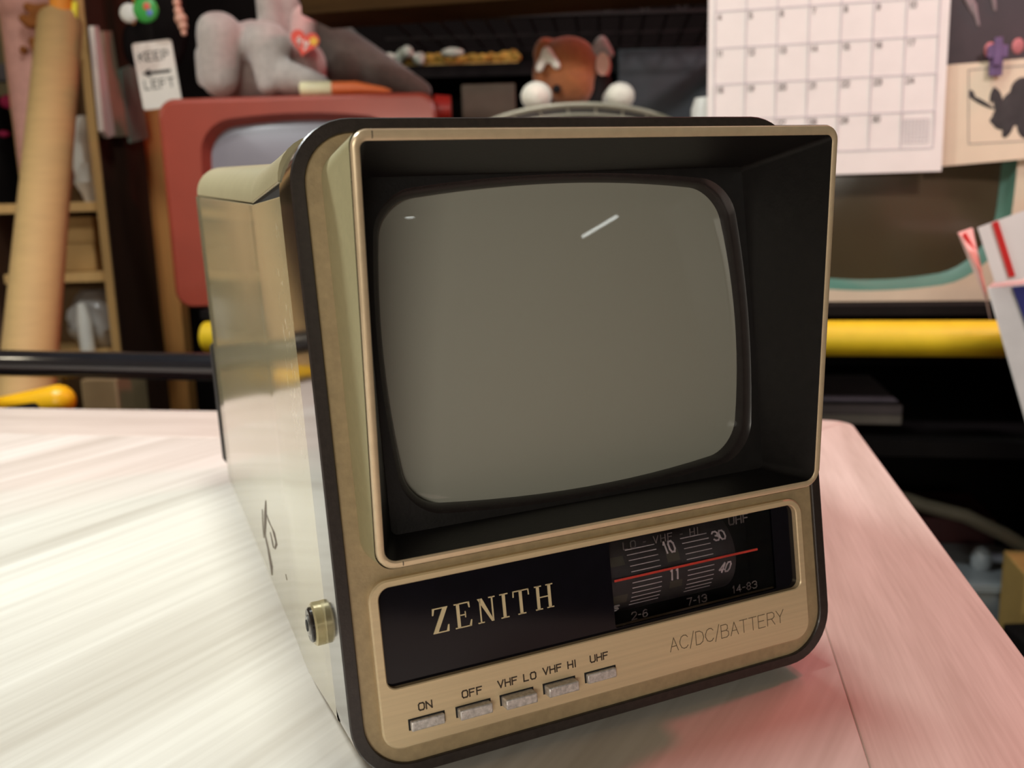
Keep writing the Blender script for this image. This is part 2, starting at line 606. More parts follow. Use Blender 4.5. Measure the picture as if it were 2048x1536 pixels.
# black band around the face: satin front, glossy outer edge
oo = rrect(-.085, .085, -BH, BH, .0178, 10)
oi = rrect(-.0811, .0811, -.0894, .0889, .0142, 10)
ins = rrect(-.0846, .0846, -BH + .0004, BH - .0004, .0174, 10)
mb = MB().loft([ring3(oo, -.0006), ring3(ins, 0.0), ring3(rrect(-.0814, .0814, -.0897, .0892, .0145, 10), 0.0), ring3(oi, -.0003), ring3(oi, -.006)], False, False)
band = tvp(mb, 'bezel_band', M['band_black'])
mb = MB().loft([ring3(rrect(-.083, .083, -BH + .002, BH - .002, .0160, 10), -.0186), ring3(oo, -.0186), ring3(oo, -.0006)], False, False)
mb.build('band_edge', M['band_gloss'], band)
# thin bright edge of the cabinet behind the band, then the cabinet itself
SIDE0, SLOPE = .0851, .0088


def hw(z):
    return SIDE0 + SLOPE * z


def interp(tab, z):
    for (a, b) in zip(tab, tab[1:]):
        if b[0] <= z <= a[0]:
            k = (z - a[0]) / (b[0] - a[0])
            return a[1] + (b[1] - a[1]) * k
    return tab[-1][1]


YB = [(0, -.0815), (-.018, -.0815), (-.068, -.0835), (-.144, -.0716), (-.311, -.0460), (-.40, -.0330)]
YS = [(0, .0755), (-.0174, .0750), (-.0783, .0814), (-.3196, .1213), (-.40, .1346)]
zs = [-.0189, -.03, -.045, -.06, -.0695, -.0775, -.0783, -.084, -.09, -.12, -.16, -.2, -.24, -.28, -.31, -.322, -.326]
rings = []
for z in zs:
    inset = 0.0 if z > -.078 else min(.0003, (-.078 - z) * .02)
    if z < -.315:
        inset += (-.315 - z) * .35
    x = hw(z) - inset
    rings.append(ring3(rrect(-x, x, interp(YB, z) + (0 if z > -.315 else (-.315 - z) * .4), interp(YS, z), (.003, .003, .0006, .0006), 4), z))
tvp(MB().loft(rings, False, True), 'cabinet', M['cream_paint'])
# black box added as shade in the gaps under the cover and bottom
rings = []
for z in (-.0190, -.0783, -.2, -.3):
    x = hw(z) - .0035
    rings.append(ring3(rrect(-x, x, interp(YB, z) + .004, interp(YS, z) + .007, .003, 3), z))
tvp(MB().loft(rings), 'gap_shade_core', M['gap_black'])
rings = [ring3(rrect(-.0835, .0835, -BH + .0035, -.073, (.014, .014, .001, .001), 4), z) for z in (-.0186, -.024)] + [ring3(rrect(-.0825, .0825, -.0845, -.073, (.008, .008, .001, .001), 4), -.034)]
tvp(MB().loft(rings, True, True), 'chin', M['cover_paint'])
# back cover: recessed at the back, flaring out to the band near the face
YL = [(0, .0792), (-.0174, .0788), (-.0783, .0818), (-.3196, .1218), (-.40, .1352)]
HT = [(0, .0922), (-.0187, .0921), (-.03, .0925), (-.05, .0935), (-.07, .0953), (-.078, .0960), (-.09, .0973), (-.3, .1340), (-.4, .1513)]
zs = [-.0187, -.024, -.03, -.037, -.045, -.052, -.06, -.068, -.075, -.0783, -.083, -.09, -.12, -.16, -.2, -.24, -.28, -.3, -.312, -.320, -.325, -.327]
rings = []
for z in zs:
    k = min(1, max(0, (-.0187 - z) / .06))
    k = k * k * (3 - 2 * k)
    x = hw(z) + .0001 - .0028 * 0 - (.0005 if z < -.0783 else 0)
    top = interp(HT, z)
    low = interp(YL, z)
    r = .0172 * (1 - k) + .0150 * k
    r = min(r, (top - low) * .97)
    e = 0 if z > -.3 else (1 - math.sqrt(max(0, 1 - ((-.3 - z) / .0275) ** 2))) * .012
    rings.append(ring3(rrect(-x + e, x - e, low, top - e, (.0005, .0005, r, r), 8), z))
tvp(MB().loft(rings, True, True), 'back_cover', M['cover_paint'])
# black rear panel and the dark scuffs on the left side
rings = [ring3(rrect(-.0821, .0821, interp(YB, -.322) + .006, .036, .004, 4), z) for z in (-.322, -.3345)]
tvp(MB().loft(rings), 'rear_panel', M['gap_black'])


def side_point(u, v, lift=.00012):
    """point of the cabinet's left side seen at pixel (u, v), in the frame of the face"""
    c = TVR.transposed() @ (Vector((0, 0, CAMZ)) - TVT)
    d = TVR.transposed() @ rw(u, v)
    k = (-(SIDE0 - .0003 + lift) - SLOPE * c.z - c.x) / (d.x + SLOPE * d.z)
    return c + d * k


scuff_mat = mat('scuff_dark', rgb(84, 68, 52), .6, 0, .3, 400)
for path, w in ((((531, 1002), (530, 1030), (529, 1068), (536, 1100), (541, 1128), (543, 1150)), .0040), (((533, 1030), (538, 1046), (546, 1062), (552, 1088), (549, 1098)), .0034),
                (((524, 1020), (525, 1050), (527, 1076)), .0018), (((540, 1066), (544, 1084), (546, 1096)), .0030), (((571, 1150), (573, 1160)), .0020), (((571, 886), (573, 892)), .0014)):
    p_ = [side_point(u, v) for u, v in path]
    rg = []
    for i_, q_ in enumerate(p_):
        ww = w * (.3 if i_ in (0, len(p_) - 1) else 1) * (.55 + .9 * ((i_ * 37 + len(p_)) % 5) / 5)
        rg.append([q_ + Vector((0, 0, ww)), q_ + Vector((0, .0003, -ww * .6)), q_ + Vector((.0006, .0003, -ww * .6)), q_ + Vector((.0006, 0, ww))])
    tvp(MB().loft(rg), 'scuff_mark', scuff_mat)
# black filler put in for the shade of the wedge-shaped gap under the cover
rings = []
for z in (-.0192, -.04, -.06, -.0775):
    x = hw(z) - .0006
    rings.append(ring3([(-x, interp(YS, z) - .001), (x, interp(YS, z) - .001), (x, interp(YL, z) + .0006), (-x, interp(YL, z) + .0006)], z))
tvp(MB().loft(rings), 'gap_shade', M['gap_black'])
# feet under the cabinet
for sx in (-1, 1):
    mb = MB()
    zc = -.27
    yb = interp(YB, zc)
    gv = TVR.transposed() @ Vector((0, 0, -1))
    p = Vector((sx * .06, yb + .001, zc))
    hgt = (TVT + TVR @ p).z
    mb.tube([p, p + gv * (hgt - .0003)], .008, 14)
    tvp(mb, 'foot', M['rubber'], smooth=30)

# gold face plate around the hood
hb = rrect(-.0764, .0764, -.0312, .0846, .0085, 10)
wi0 = rrect(-.0735, .0726, -.0664, -.0373, (.0028, .0028, .0035, .0035), 10)
up = rrect(-.0811, .0811, -.0334, .0889, (.0001, .0001, .0142, .0142), 10)
lo = rrect(-.0811, .0811, -.0894, -.0334, (.0142, .0142, .0001, .0001), 10)
tvp(MB().annulus(up, hb, -.006, -.0012).annulus(lo, wi0, -.006, -.0012), 'faceplate', M['face_gold'])
# hood: outer walls, gold rim, black liner
ZR = lambda y: .01096 + (.03054 - .01096) * (y + .02996) / (.0833 + .02996)


def rimring(x, y0, y1, r, dz):
    return [Vector((a, b, ZR(b) + dz)) for a, b in rrect(-x, x, y0, y1, r, 10)]


ro = (.0056, .0056, .0042, .0042)
mb = MB().loft([ring3(hb, -.004), ring3(hb, -.0004), rimring(.07535, -.0302, .0836, ro, -.0016)], False, False)
tvp(mb, 'hood_shell', M['hood_beige'])
mb = MB().loft([rimring(.0751, -.0299, .0833, ro, -.0018), rimring(.0751, -.0299, .0833, ro, -.0009), rimring(.0748, -.0296, .0830, ro, -.0002), rimring(.0743, -.0291, .0826, (.005, .005, .0036, .0036), 0.0),
                rimring(.0736, -.0283, .0812, (.0042, .0042, .0026, .0026), 0.0), rimring(.0730, -.0277, .0805, (.0036, .0036, .002, .002), -.0004), rimring(.0728, -.0275, .0803, (.0034, .0034, .0018, .0018), -.0022)], False, False)
tvp(mb, 'hood_rim', M['rim_gold'])
for x_, ys_ in ((-.0698, (.0834, .0826, .0812, .0803)), (-.0680, (-.0300, -.0291, -.0283, -.0275))):
    mb = MB().tube([(x_, ys_[0], ZR(ys_[0]) - .0012), (x_, ys_[1], ZR(ys_[1])), (x_, ys_[2], ZR(ys_[2])), (x_, ys_[3], ZR(ys_[3]) - .0010)], .00013, 6)
    tvp(mb, 'rim_joint', M['gap_black'])
mk = rrect(-.0660, .0660, -.0246, .0775, .002, 10)
# opening of the mask: barrel-shaped outline of the picture tube


def barrel(hx, y0, y1, bx, by, r, n=10):
    """rectangle with bowed sides: corners at (hx, y0..y1), bow bx and by, corner radius r; same point count as rrect(n)"""
    base = rrect(-hx, hx, y0, y1, r, n)
    # spread extra points by mapping: bow each point
    cy = (y0 + y1) / 2
    hy = (y1 - y0) / 2
    out = []
    for x, y in base:
        fx = 1 - min(1, (y - cy) ** 2 / hy ** 2)
        fy = 1 - min(1, x ** 2 / hx ** 2)
        out.append((x + math.copysign(bx * fx, x), y + math.copysign(by * fy, y - cy)))
    return out


def dense(out, per=5):
    r = []
    n = len(out)
    for i in range(n):
        a, b = Vector(out[i]), Vector(out[(i + 1) % n])
        k = 12 if (b - a).length > .02 else 1
        for j in range(k):
            c = a.lerp(b, j / k)
            r.append((c.x, c.y))
    return r


def bowed(hx, y0, y1, bx, by, r):
    base = dense(rrect(-hx, hx, y0, y1, r, 10))
    cy = (y0 + y1) / 2
    hy = (y1 - y0) / 2
    out = []
    for x, y in base:
        fx = max(0, 1 - ((y - cy) / hy) ** 2)
        fy = max(0, 1 - (x / hx) ** 2)
        out.append((x + (bx * fx if x > 0 else -bx * fx), y + (by * fy if y > cy else -by * fy)))
    return out


mkd = dense(rrect(-.0660, .0660, -.0246, .0775, .002, 10))
op1 = bowed(.0608, -.0195, .0730, .0036, .0040, .0110)
op2 = bowed(.0588, -.0176, .0711, .0034, .0038, .0100)
tube_o = bowed(.0580, -.0170, .0703, .0034, .0038, .0095)
mb = MB().loft([[Vector((a, b, ZR(b) - .0005)) for a, b in dense(rrect(-.0729, .0729, -.0276, .0804, (.0034, .0034, .0018, .0018), 10))], ring3(mkd, -.006)], False, False)
n = len(mkd)
mb.add(ring3(mkd, -.006) + ring3(op1, -.006), [(i, (i + 1) % n, n + (i + 1) % n, n + i) for i in range(n)])
tvp(mb, 'hood_liner', M['liner_black'])
op15 = bowed(.0596, -.0184, .0719, .0035, .0039, .0104)
mb = MB().loft([ring3(op1, -.0060), ring3(op15, -.0072), ring3(op2, -.0090), ring3(bowed(.0586, -.0174, .0709, .0034, .0038, .0098), -.0150)], False, False)
tvp(mb, 'screen_surround', M['ring_black'])
# the bulging tube face
rings = []
cy = .0266
for k, s in enumerate([1.03, 1.0, .93, .84, .74, .63, .52, .41, .3, .2, .1, .03]):
    rg = []
    for x, y in tube_o:
        X, Y = x * s, cy + (y - cy) * s
        rr2 = (X / .0615) ** 2 + ((Y - cy) / .048) ** 2
        rg.append(Vector((X, Y, -.0075 - .0030 * rr2)))
    rings.append(rg)
tvp(MB().loft(rings, False, True), 'picture_tube', M['tube_glass'], smooth=80)

# raised gold control panel with its window
po = rrect(-.0763, .0752, -.0842, -.0352, (.006, .006, .0058, .0058), 10)
wi = rrect(-.0735, .0726, -.0664, -.0373, (.0028, .0028, .0035, .0035), 10)
pi_ = [(x, y) for x, y in po]
mb = MB()
N = len(po)
shr = rrect(-.0758, .0747, -.0837, -.0357, (.0056, .0056, .0054, .0054), 10)
wis = rrect(-.0738, .0729, -.0667, -.0370, (.003, .003, .0037, .0037), 10)
mb.loft([ring3(po, -.0012), ring3(po, .0007), ring3(shr, .0012), ring3(wis, .0012), ring3(wi, .0009), ring3(wi, -.004)], False, False)
panel = tvp(mb, 'control_panel', M['panel_gold'])
# black window plate with an opening over the dial
dial_o = rrect(.0012, .0640, -.0655, -.0376, .0008, 10)
wo = rrect(-.0740, .0731, -.0669, -.0368, .003, 10)
tvp(MB().annulus(wo, dial_o, -.0020, -.0010), 'window_panel', M['window_black'])
gl = bpy.data.materials.new('dial_glass')
gl.use_nodes = True
g = NT(gl)
g.b.inputs['Base Color'].default_value = (0.85, 0.84, 0.87, 1)
g.b.inputs['Roughness'].default_value = 0.02
g.b.inputs['Transmission Weight'].default_value = 1.0
g.b.inputs['IOR'].default_value = 1.05
M['dial_glass'] = gl
tvp(MB().prism(dial_o, -.0017, -.0012), 'dial_window', gl)
# tuning drum behind the window
DY, DZ, DR = -.0520, -.0168, .0135
mb = MB()
rings = []
for i in range(33):
    a = R_(-100 + 200 * i / 32)
    rings.append([Vector((x, DY + DR * math.sin(a), DZ + DR * math.cos(a))) for x in (.0022, .0500)])
mb.loft(rings, False, False, closed=False)
drum = tvp(mb, 'tuning_drum', M['drum_grey'])
mb = MB().loft([ring3(rrect(-.0005, .0660, -.0675, -.0355, .001, 3), -.0022), ring3(rrect(-.0005, .0660, -.0725, -.0335, .001, 3), -.0060), ring3(rrect(-.0005, .0660, -.0725, -.0335, .001, 3), -.0330)], False, True)
tvp(mb, 'dial_backing', M['gap_black'])


def onDrum(x, s, lift):
    a = s / DR
    r = DR + lift
    return Vector((x, DY + r * math.sin(a), DZ + r * math.cos(a)))


mb = MB()
for x0, x1 in ((.0098, .0208), (.0308, .0412)):
    for i in range(-6, 6):
        s = i * R_(7.6) * DR + .0006
        mb.add([onDrum(x, s + d, l) for l in (0, .00012) for d in (-.00013, .00013) for x in (x0, x1)],
               [(0, 1, 3, 2), (4, 6, 7, 5), (0, 4, 5, 1), (2, 3, 7, 6), (0, 2, 6, 4), (1, 5, 7, 3)])
mb.build('scale_lines', M['dial_mark'], drum)
mb = MB()
dm = lambda x, y, z: onDrum(x, y, z)
text(mb, '10', .0236, .0058, .0036, .0019, .0008, .0005, 0, .0004, mapf=dm)
text(mb, '11', .0240, -.0030, .0036, .0019, .0010, .0005, 0, .0004, mapf=dm)
text(mb, '30', .0430, .0064, .0030, .0020, .0006, .0004, 0, .0004, mapf=dm)
text(mb, '40', .0430, -.0046, .0032, .0018, .0005, .00035, 0, .0004, slant=.3, mapf=dm)
text(mb, '5', .0040, -.0118, .0030, .0018, .0006, .0004, 0, .0004, mapf=dm)
mb.build('channel_numbers', M['dial_mark'], drum)
mb = MB()
for x, s, w, h in ((.0236, .0028, .0048, .0036), (.0240, -.0065, .0048, .0028), (.0030, .0050, .0052, .0030), (.0030, -.0080, .0052, .0034)):
    mb.add([onDrum(x + a * w, s + b * h, l) for l in (0, .00006) for b in (0, .25, .5, .75, 1) for a in (0, 1)],
           [(2 * i + 10, 2 * i + 11, 2 * i + 13, 2 * i + 12) for i in range(4)])
mb.build('number_patches', mat('patch_olive', rgb(74, 68, 56), .6, 0, .1, 200), drum)
for q_, x, y, h_, w_, g_, t_ in (('LO - VHF - HI', .0070, -.0416, .0022, .0017, .0010, .0003), ('UHF', .0476, -.0408, .0026, .0020, .0009, .0004), ('2-6', .0080, -.0646, .0023, .0017, .0007, .0003),
                                ('7-13', .0290, -.0644, .0023, .0017, .0007, .0003), ('14-83', .0470, -.0640, .0023, .0017, .0007, .0003)):
    mb = MB()
    text(mb, q_, x, y, h_, w_, g_, t_, -.0024, -.0022)
    tvp(mb, 'band_legend', M['dial_dim'], smooth=0)
mb = MB().box(.0030, .0585, -.05145, -.05075, -.0029, -.0025)
tvp(mb, 'dial_needle', M['needle_red'])

# name on the window: serif capitals
mb = MB()


def bar(x0, y0, x1, y1, t):
    a, b = Vector((x0, y0)), Vector((x1, y1))
    d = (b - a).normalized()
    nn = Vector((-d.y, d.x)) * t / 2
    mb.prism([tuple(a + nn), tuple(a - nn), tuple(b - nn), tuple(b + nn)], -.0010, -.0008)


LX, LH = 0, 0


def poly(pts):
    mb.prism([(LX + a * .001, LY + b * .001) for a, b in pts], -.0011, -.00075)


LY = -.0541
H_ = 7.4
th, tk = .34, .95
LX = -.0581
# Z
poly([(.1, H_ - 2.0), (.5, H_ - 2.0), (.9, H_ - th), (3.4, H_ - th), (5.0, H_), (.3, H_)])
poly([(3.4, H_ - th), (5.0, H_), (1.6, th), (0, 0)])
poly([(0, 0), (1.6, th), (4.2, th), (4.7, 2.0), (5.1, 2.0), (4.9, 0)])
# E
LX = -.0512


def stem(x):
    poly([(x, 0), (x + tk, 0), (x + tk, H_), (x, H_)])


def serif(x, y, w):
    poly([(x - w, y), (x + w, y), (x + w, y + th), (x - w, y + th)])


stem(.7)
poly([(0, 0), (5, 0), (5, th), (0, th)])
poly([(0, H_ - th), (4.8, H_ - th), (4.8, H_), (0, H_)])
poly([(1.8, 3.6), (3.4, 3.6), (3.4, 3.6 + th), (1.8, 3.6 + th)])
poly([(4.3, 0), (5.0, 0), (5.3, 1.9), (4.95, 1.9)])
poly([(4.2, H_), (4.8, H_), (4.9, H_ - 1.8), (4.55, H_ - 1.8)])
poly([(3.2, 2.9), (3.5, 2.9), (3.5, 4.7), (3.2, 4.7)])
# N
LX = -.0440
poly([(.7, 0), (1.1, 0), (1.1, H_), (.7, H_)])
poly([(4.5, 0), (4.95, 0), (4.95, H_), (4.5, H_)])
poly([(.1, H_), (1.6, H_), (4.95, 0), (4.2, 0)])
serif(.9, 0, 1.0)
serif(4.7, H_ - th, 1.0)
# I
LX = -.0366
stem(.6)
serif(1.15, 0, 1.3)
serif(1.15, H_ - th, 1.3)
# T
LX = -.0325
stem(2.0)
serif(2.57, 0, 1.3)
poly([(0, H_ - th), (5.2, H_ - th), (5.2, H_), (0, H_)])
poly([(0, H_), (.35, H_), (.25, H_ - 1.9), (-.1, H_ - 1.9)])
poly([(4.85, H_), (5.2, H_), (5.3, H_ - 1.9), (4.95, H_ - 1.9)])
# H
LX = -.0254
stem(.6)
stem(4.4)
poly([(1.6, 3.6), (4.5, 3.6), (4.5, 3.6 + th), (1.6, 3.6 + th)])
for xx in (1.17, 4.97):
    serif(xx, 0, 1.15)
    serif(xx, H_ - th, 1.15)
tvp(mb, 'brand_lettering', M['lettering_gold'], smooth=0)

# legends printed on the gold panel
mb = MB()
for s, x, y in (('ON', -.0652, -.0742), ('OFF', -.0519, -.0739), ('VHF LO', -.0406, -.0737), ('VHF HI', -.0258, -.0733), ('UHF', -.0097, -.0733)):
    text(mb, s, x, y, .0020, .00165, .00062, .00040, .0011, .00128)
tvp(mb, 'button_legend', M['legend_brown'], smooth=0)
mb = MB()
text(mb, 'AC/DC/BATTERY', .0190, -.0766, .0043, .0030, .00075, .00024, .0011, .00127)
tvp(mb, 'power_legend', M['thin_legend'], smooth=0)

# five push buttons in their slots
for x, pr in ((-.0687, .0026), (-.0544, .0040), (-.0405, .0052), (-.0264, .0048), (-.0122, .0026)):
    tvp(MB().box(x, x + .0110, -.0793, -.0760, .0005, .00128), 'button_slot', M['gap_black'])
    tvp(MB().box(x + .0005, x + .0106, -.0794, -.0764, .0006, pr), 'push_button', M['button_metal'], bevel=.0004)

# antenna jack on the left side
JX, JY, JZ = -.0852, -.0523, -.0283
jp = lambda d: Vector((JX - d, JY, JZ))
jack = tvp(MB().tube([jp(-.002), jp(.0020), jp(.0025)], [.0066, .0066, .0060], 28), 'antenna_jack', M['jack_metal'], smooth=30)
mb = MB().tube([jp(.0022), jp(.0032), jp(.0036)], [.0053, .0053, .0048], 24)
mb.build('jack_ring', M['ring_black'], jack, smooth=30)
mb = MB().tube([jp(.0034), jp(.0040)], [.0034, .0030], 20)
mb.build('jack_barrel', M['nickel'], jack, smooth=30)
mb = MB().tube([jp(.0038), jp(.0042)], [.0018, .0018], 16)
mb.build('jack_hole', M['gap_black'], jack, smooth=30)

# ------------------------------------------------------------------ the room behind the table
RA = R_(-11.0)
RU = Vector((math.cos(RA), math.sin(RA), 0))
RD = Vector((-math.sin(RA), math.cos(RA), 0))
RO = Vector((0, 1.0875, 0))                 # the rack: front edge runs through here along RU, depth along RD


def atr(u, v, d):
    """world point seen at pixel (u, v) on the upright plane d metres behind the rack's front edge"""
    r = rw(u, v)
    c = Vector((0, 0, CAMZ))
    k = (d - (c - RO).dot(RD)) / r.dot(RD)
    return c + r * k


def rl(p):
    """world point to rack-local (along, depth, height)"""
    q = Vector(p) - RO
    return Vector((q.dot(RU), q.dot(RD), p[2]))


M['dark_wood'] = mat('dark_wood', rgb(56, 38, 18), 0.9, 0, 0.2, 14, spec=0.08, stretch=(1, 1, 8))
M['brown_side'] = mat('brown_side', rgb(66, 40, 26), 0.7, 0, 0.15, 10, stretch=(4, 4, .5))
M['edge_wood'] = mat('edge_wood', rgb(214, 172, 112), 0.5, 0, 0.08, 20, stretch=(4, 4, .4))
M['orange_wood'] = mat('orange_wood', rgb(236, 170, 96), 0.55, 0, 0.08, 20, stretch=(5, 5, .4))
M['near_black'] = mat('near_black', rgb(17, 14, 14), 0.75, 0, 0.2, 30, spec=0.15)
M['black_gloss'] = mat('black_gloss', rgb(24, 25, 30), 0.16, 0, 0.1, 30, coat=0.6)
M['kraft'] = mat('kraft', rgb(174, 142, 92), 0.75, 0, 0.06, 26, stretch=(1, 1, 6))
M['carton'] = mat('carton', rgb(172, 136, 84), 0.8, 0, 0.08, 40)
M['yellow'] = mat('yellow', rgb(226, 192, 30), 0.5, 0, 0.06, 40)
M['tool_yellow'] = mat('tool_yellow', rgb(236, 180, 20), 0.35, 0, 0.05, 40)
M['red_plastic'] = mat('red_plastic', rgb(152, 60, 42), 0.38, 0, 0.05, 30, coat=0.1)
M['white_paper'] = mat('white_paper', rgb(232, 224, 216), 0.7, 0, 0.03, 30)
M['cream_paper'] = mat('cream_paper', rgb(222, 204, 176), 0.75, 0, 0.05, 20)
M['grid_ink'] = mat('grid_ink', rgb(196, 187, 190), 0.8, 0, 0.05, 30)
M['ink'] = mat('ink', rgb(58, 53, 52), 0.8, 0, 0.2, 80)
M['grey_ink'] = mat('grey_ink', rgb(132, 122, 120), 0.8, 0, 0.1, 80)
M['plush_grey'] = mat('plush_grey', rgb(176, 164, 158), 0.95, 0, 0.12, 120, bump=0.6, bscale=420, sheen=0.6)
M['plush_dark'] = mat('plush_dark', rgb(82, 72, 64), 0.95, 0, 0.15, 120, bump=0.6, bscale=420, sheen=0.4)
M['plush_rust'] = mat('plush_rust', rgb(156, 92, 48), 0.95, 0, 0.15, 140, bump=0.6, bscale=420, sheen=0.4)
M['plush_white'] = mat('plush_white', rgb(226, 220, 204), 0.95, 0, 0.06, 120, bump=0.5, bscale=420, sheen=0.5)
M['plush_black'] = mat('plush_black', rgb(26, 22, 22), 0.95, 0, 0.2, 140, bump=0.5, bscale=420)
M['tag_red'] = mat('tag_red', rgb(222, 70, 50), 0.35, 0, 0.05, 60)
M['tag_yellow'] = mat('tag_yellow', rgb(236, 176, 40), 0.4, 0, 0.05, 60)
M['case_cream'] = mat('case_cream', rgb(212, 192, 164), 0.5, 0, 0.05, 30)
M['teal'] = mat('teal', rgb(84, 124, 108), 0.45, 0, 0.06, 30)
M['dark_screen'] = mat('dark_screen', rgb(74, 63, 44), 0.25, 0, 0.12, 6, coat=0.3)
M['grey_glass'] = mat('grey_glass', rgb(132, 128, 136), 0.4, 0, 0.06, 8, coat=0.25)
M['plastic_white'] = mat('plastic_white', rgb(216, 214, 208), 0.4, 0, 0.08, 30)
M['pink_cloth'] = mat('pink_cloth', rgb(214, 160, 150), 0.9, 0, 0.1, 60, bump=.4, bscale=300)

# --- the rack with its shelves
rack = empty('storage_rack', RO, (0, 0, RA), 'dark storage rack behind the table holding the red television and the dark monitor', 'rack')
SH = 0.045
MB().box(-.40, .95, 0.0, .55, SH - .012, SH).build('shelf_board', M['near_black'], rack, bevel=.001)
MB().box(-.40, .95, .03, .55, -.135, -.115).build('shelf_board', M['near_black'], rack, bevel=.001)
MB().box(-.40, .95, -.03, .55, -.385, -.365).build('shelf_board', M['near_black'], rack, bevel=.001)
MB().box(-.40, .95, .55, .565, FLOOR, SH).build('back_panel', M['near_black'], rack)  # black panel added to make the rack's interior dark
for x in (-.388, .94):
    for y in (.03, .53):
        MB().box(x - .012, x + .012, y - .012, y + .012, FLOOR, SH - .012).build('leg', M['near_black'], rack)
zb = atr(900, 8, .03).z
for x in (.30, .86):
    MB().box(x - .012, x + .012, .45, .475, SH, zb).build('upright', M['near_black'], rack)
    MB().box(x - .010, x + .010, .12, .475, zb, zb + .02).build('arm', M['near_black'], rack)
MB().box(-.25, .95, .03, .125, zb, zb + .02).build('top_beam', M['dark_wood'], rack, bevel=.001)

# yellow padded pipe under the front edge
a = atr(412, 652, -.006)
b = atr(2010, 671, -.03)
za = SH - .0125 - .0205
pa, pb = Vector((a.x, a.y, za)), Vector((b.x, b.y, za))
yp = MB().tube([pa, pa.lerp(pb, .5), pb], .0195, 24).build('foam_pipe', M['yellow'], smooth=40)
tag(yp, 'thick yellow foam-covered pipe running along under the edge of the dark shelf', 'pipe')

# black rail just behind the table
a, b = at(-60, 720, .86), at(470, 730, .86)
z = a.z
YA, YBk = .872, .79
pts = []
P0 = Vector((at(-60, 720, YA).x, YA, .0305))
P0 = P0 + (P0 - Vector((-.12, .765, .0305))) * .32
P1 = Vector((-.12, .765, .0305))
rail = empty('tubular_rail', (P0.x, P0.y, FLOOR), label='glossy black tubular rail standing right behind the far left table edge', cat='rail')
d = (P1 - P0).normalized()
o = MB().tube([P0 - d * .02 - Vector((0, 0, .03)), P0 - d * .012 - Vector((0, 0, .008)), P0, P0.lerp(P1, .5), P1], .0125, 20).build('crossbar', M['black_gloss'], smooth=40)
for p in (P0 - d * .02, P1 - d * .03):
    q = MB().tube([(p.x, p.y, .016), (p.x, p.y, FLOOR)], .0115, 16).build('post', M['black_gloss'], smooth=40)
    q.parent = rail
    q.matrix_parent_inverse = Matrix.Translation(-rail.location)
o.parent = rail
o.matrix_parent_inverse = Matrix.Translation(-rail.location)


def keep(o, root):
    """parent o to root without moving it"""
    o.parent = root
    bpy.context.view_layer.update()
    o.matrix_parent_inverse = root.matrix_world.inverted()
    return o


def front_box(mb, u0, v0, u1, v1, Y, depth, M4=None):
    """box whose front face spans the pixel rectangle at distance Y"""
    p, q = at(u0, v1, Y), at(u1, v0, Y)
    mb.box(p.x, q.x, Y, Y + depth, p.z, q.z)
    return p, q


# --- near-black board added as the dark background, and shelf far behind the rack
bb = empty('backdrop', (0.45, 1.82, FLOOR), label='tall near-black board added as a dark backdrop behind the storage rack', cat='board')
keep(MB().box(-.66, 1.6, 1.82, 1.85, FLOOR, 1.2).build('panel', M['near_black']), bb)
zs_ = at(900, 141, 1.62).z
keep(MB().box(-.30, .75, 1.55, 1.82, zs_ - .02, zs_ - .0006).build('ledge', M['near_black']), bb)
# wire shelf
wire = empty('wire_shelf', (0.1, 1.55, 0.43), label='dark wire shelf hanging on the backboard above the yellow flower strip', cat='shelf')
zw = .455
mb = MB()
for i in range(26):
    x = -.19 + i * .036
    mb.tube([(x, 1.36, zw), (x + .05, 1.818, zw)], .0022, 6)
keep(mb.build('wire_grid', mat('wire_dark', rgb(44, 40, 40), .4, .5, .1, 40)), wire)
mb = MB()
for y in (1.36, 1.5, 1.66, 1.805):
    mb.tube([(-.20, y, zw - .004), (.76, y, zw - .004)], .003, 6)
mb.tube([(-.20, 1.36, zw - .03), (.76, 1.36, zw - .03)], .003, 6)
for i in range(18):
    x = -.19 + i * .052
    mb.tube([(x, 1.36, zw), (x + .026, 1.36, zw - .03), (x + .052, 1.36, zw)], .0018, 6)
keep(mb.build('wire_rim', bpy.data.materials['wire_dark']), wire)

# strip of flowers on the ledge
p, q = at(852, 139, 1.60), at(1035, 106, 1.60)
fl = empty('flower_strip', (p.x, 1.6, zs_), label='long yellow strip of paper flowers with a white bunch at its left end', cat='decoration')
mb = MB().box(p.x - .06, q.x, 1.60, 1.63, zs_, zs_ + .009)
keep(mb.build('strip_base', mat('straw_yellow', rgb(196, 164, 92), .7, 0, .2, 120)), fl)
mb = MB()
for i in range(26):
    x = p.x - .03 + (q.x - p.x + .03) * i / 25
    mb.ball((x, 1.612 + random.uniform(-.006, .006), zs_ + .015 + random.uniform(-.003, .008)), random.uniform(.006, .009), nu=10, nv=6)
keep(mb.build('yellow_flowers', mat('petal_yellow', rgb(190, 152, 66), .8, 0, .35, 160), remesh=.0025), fl)
a = at(800, 130, 1.58)
mb = MB()
for i in range(16):
    mb.ball((a.x + random.uniform(-.036, .036), 1.59 + random.uniform(-.008, .01), zs_ + .012 + random.uniform(-.004, .016)), random.uniform(.007, .012), nu=10, nv=6)
mb.ball((at(905, 118, 1.59).x, 1.59, zs_ + .024), (.022, .008, .008), nu=12, nv=8)
keep(mb.build('white_flowers', mat('petal_white', rgb(214, 222, 208), .8, 0, .1, 120), remesh=.003), fl)

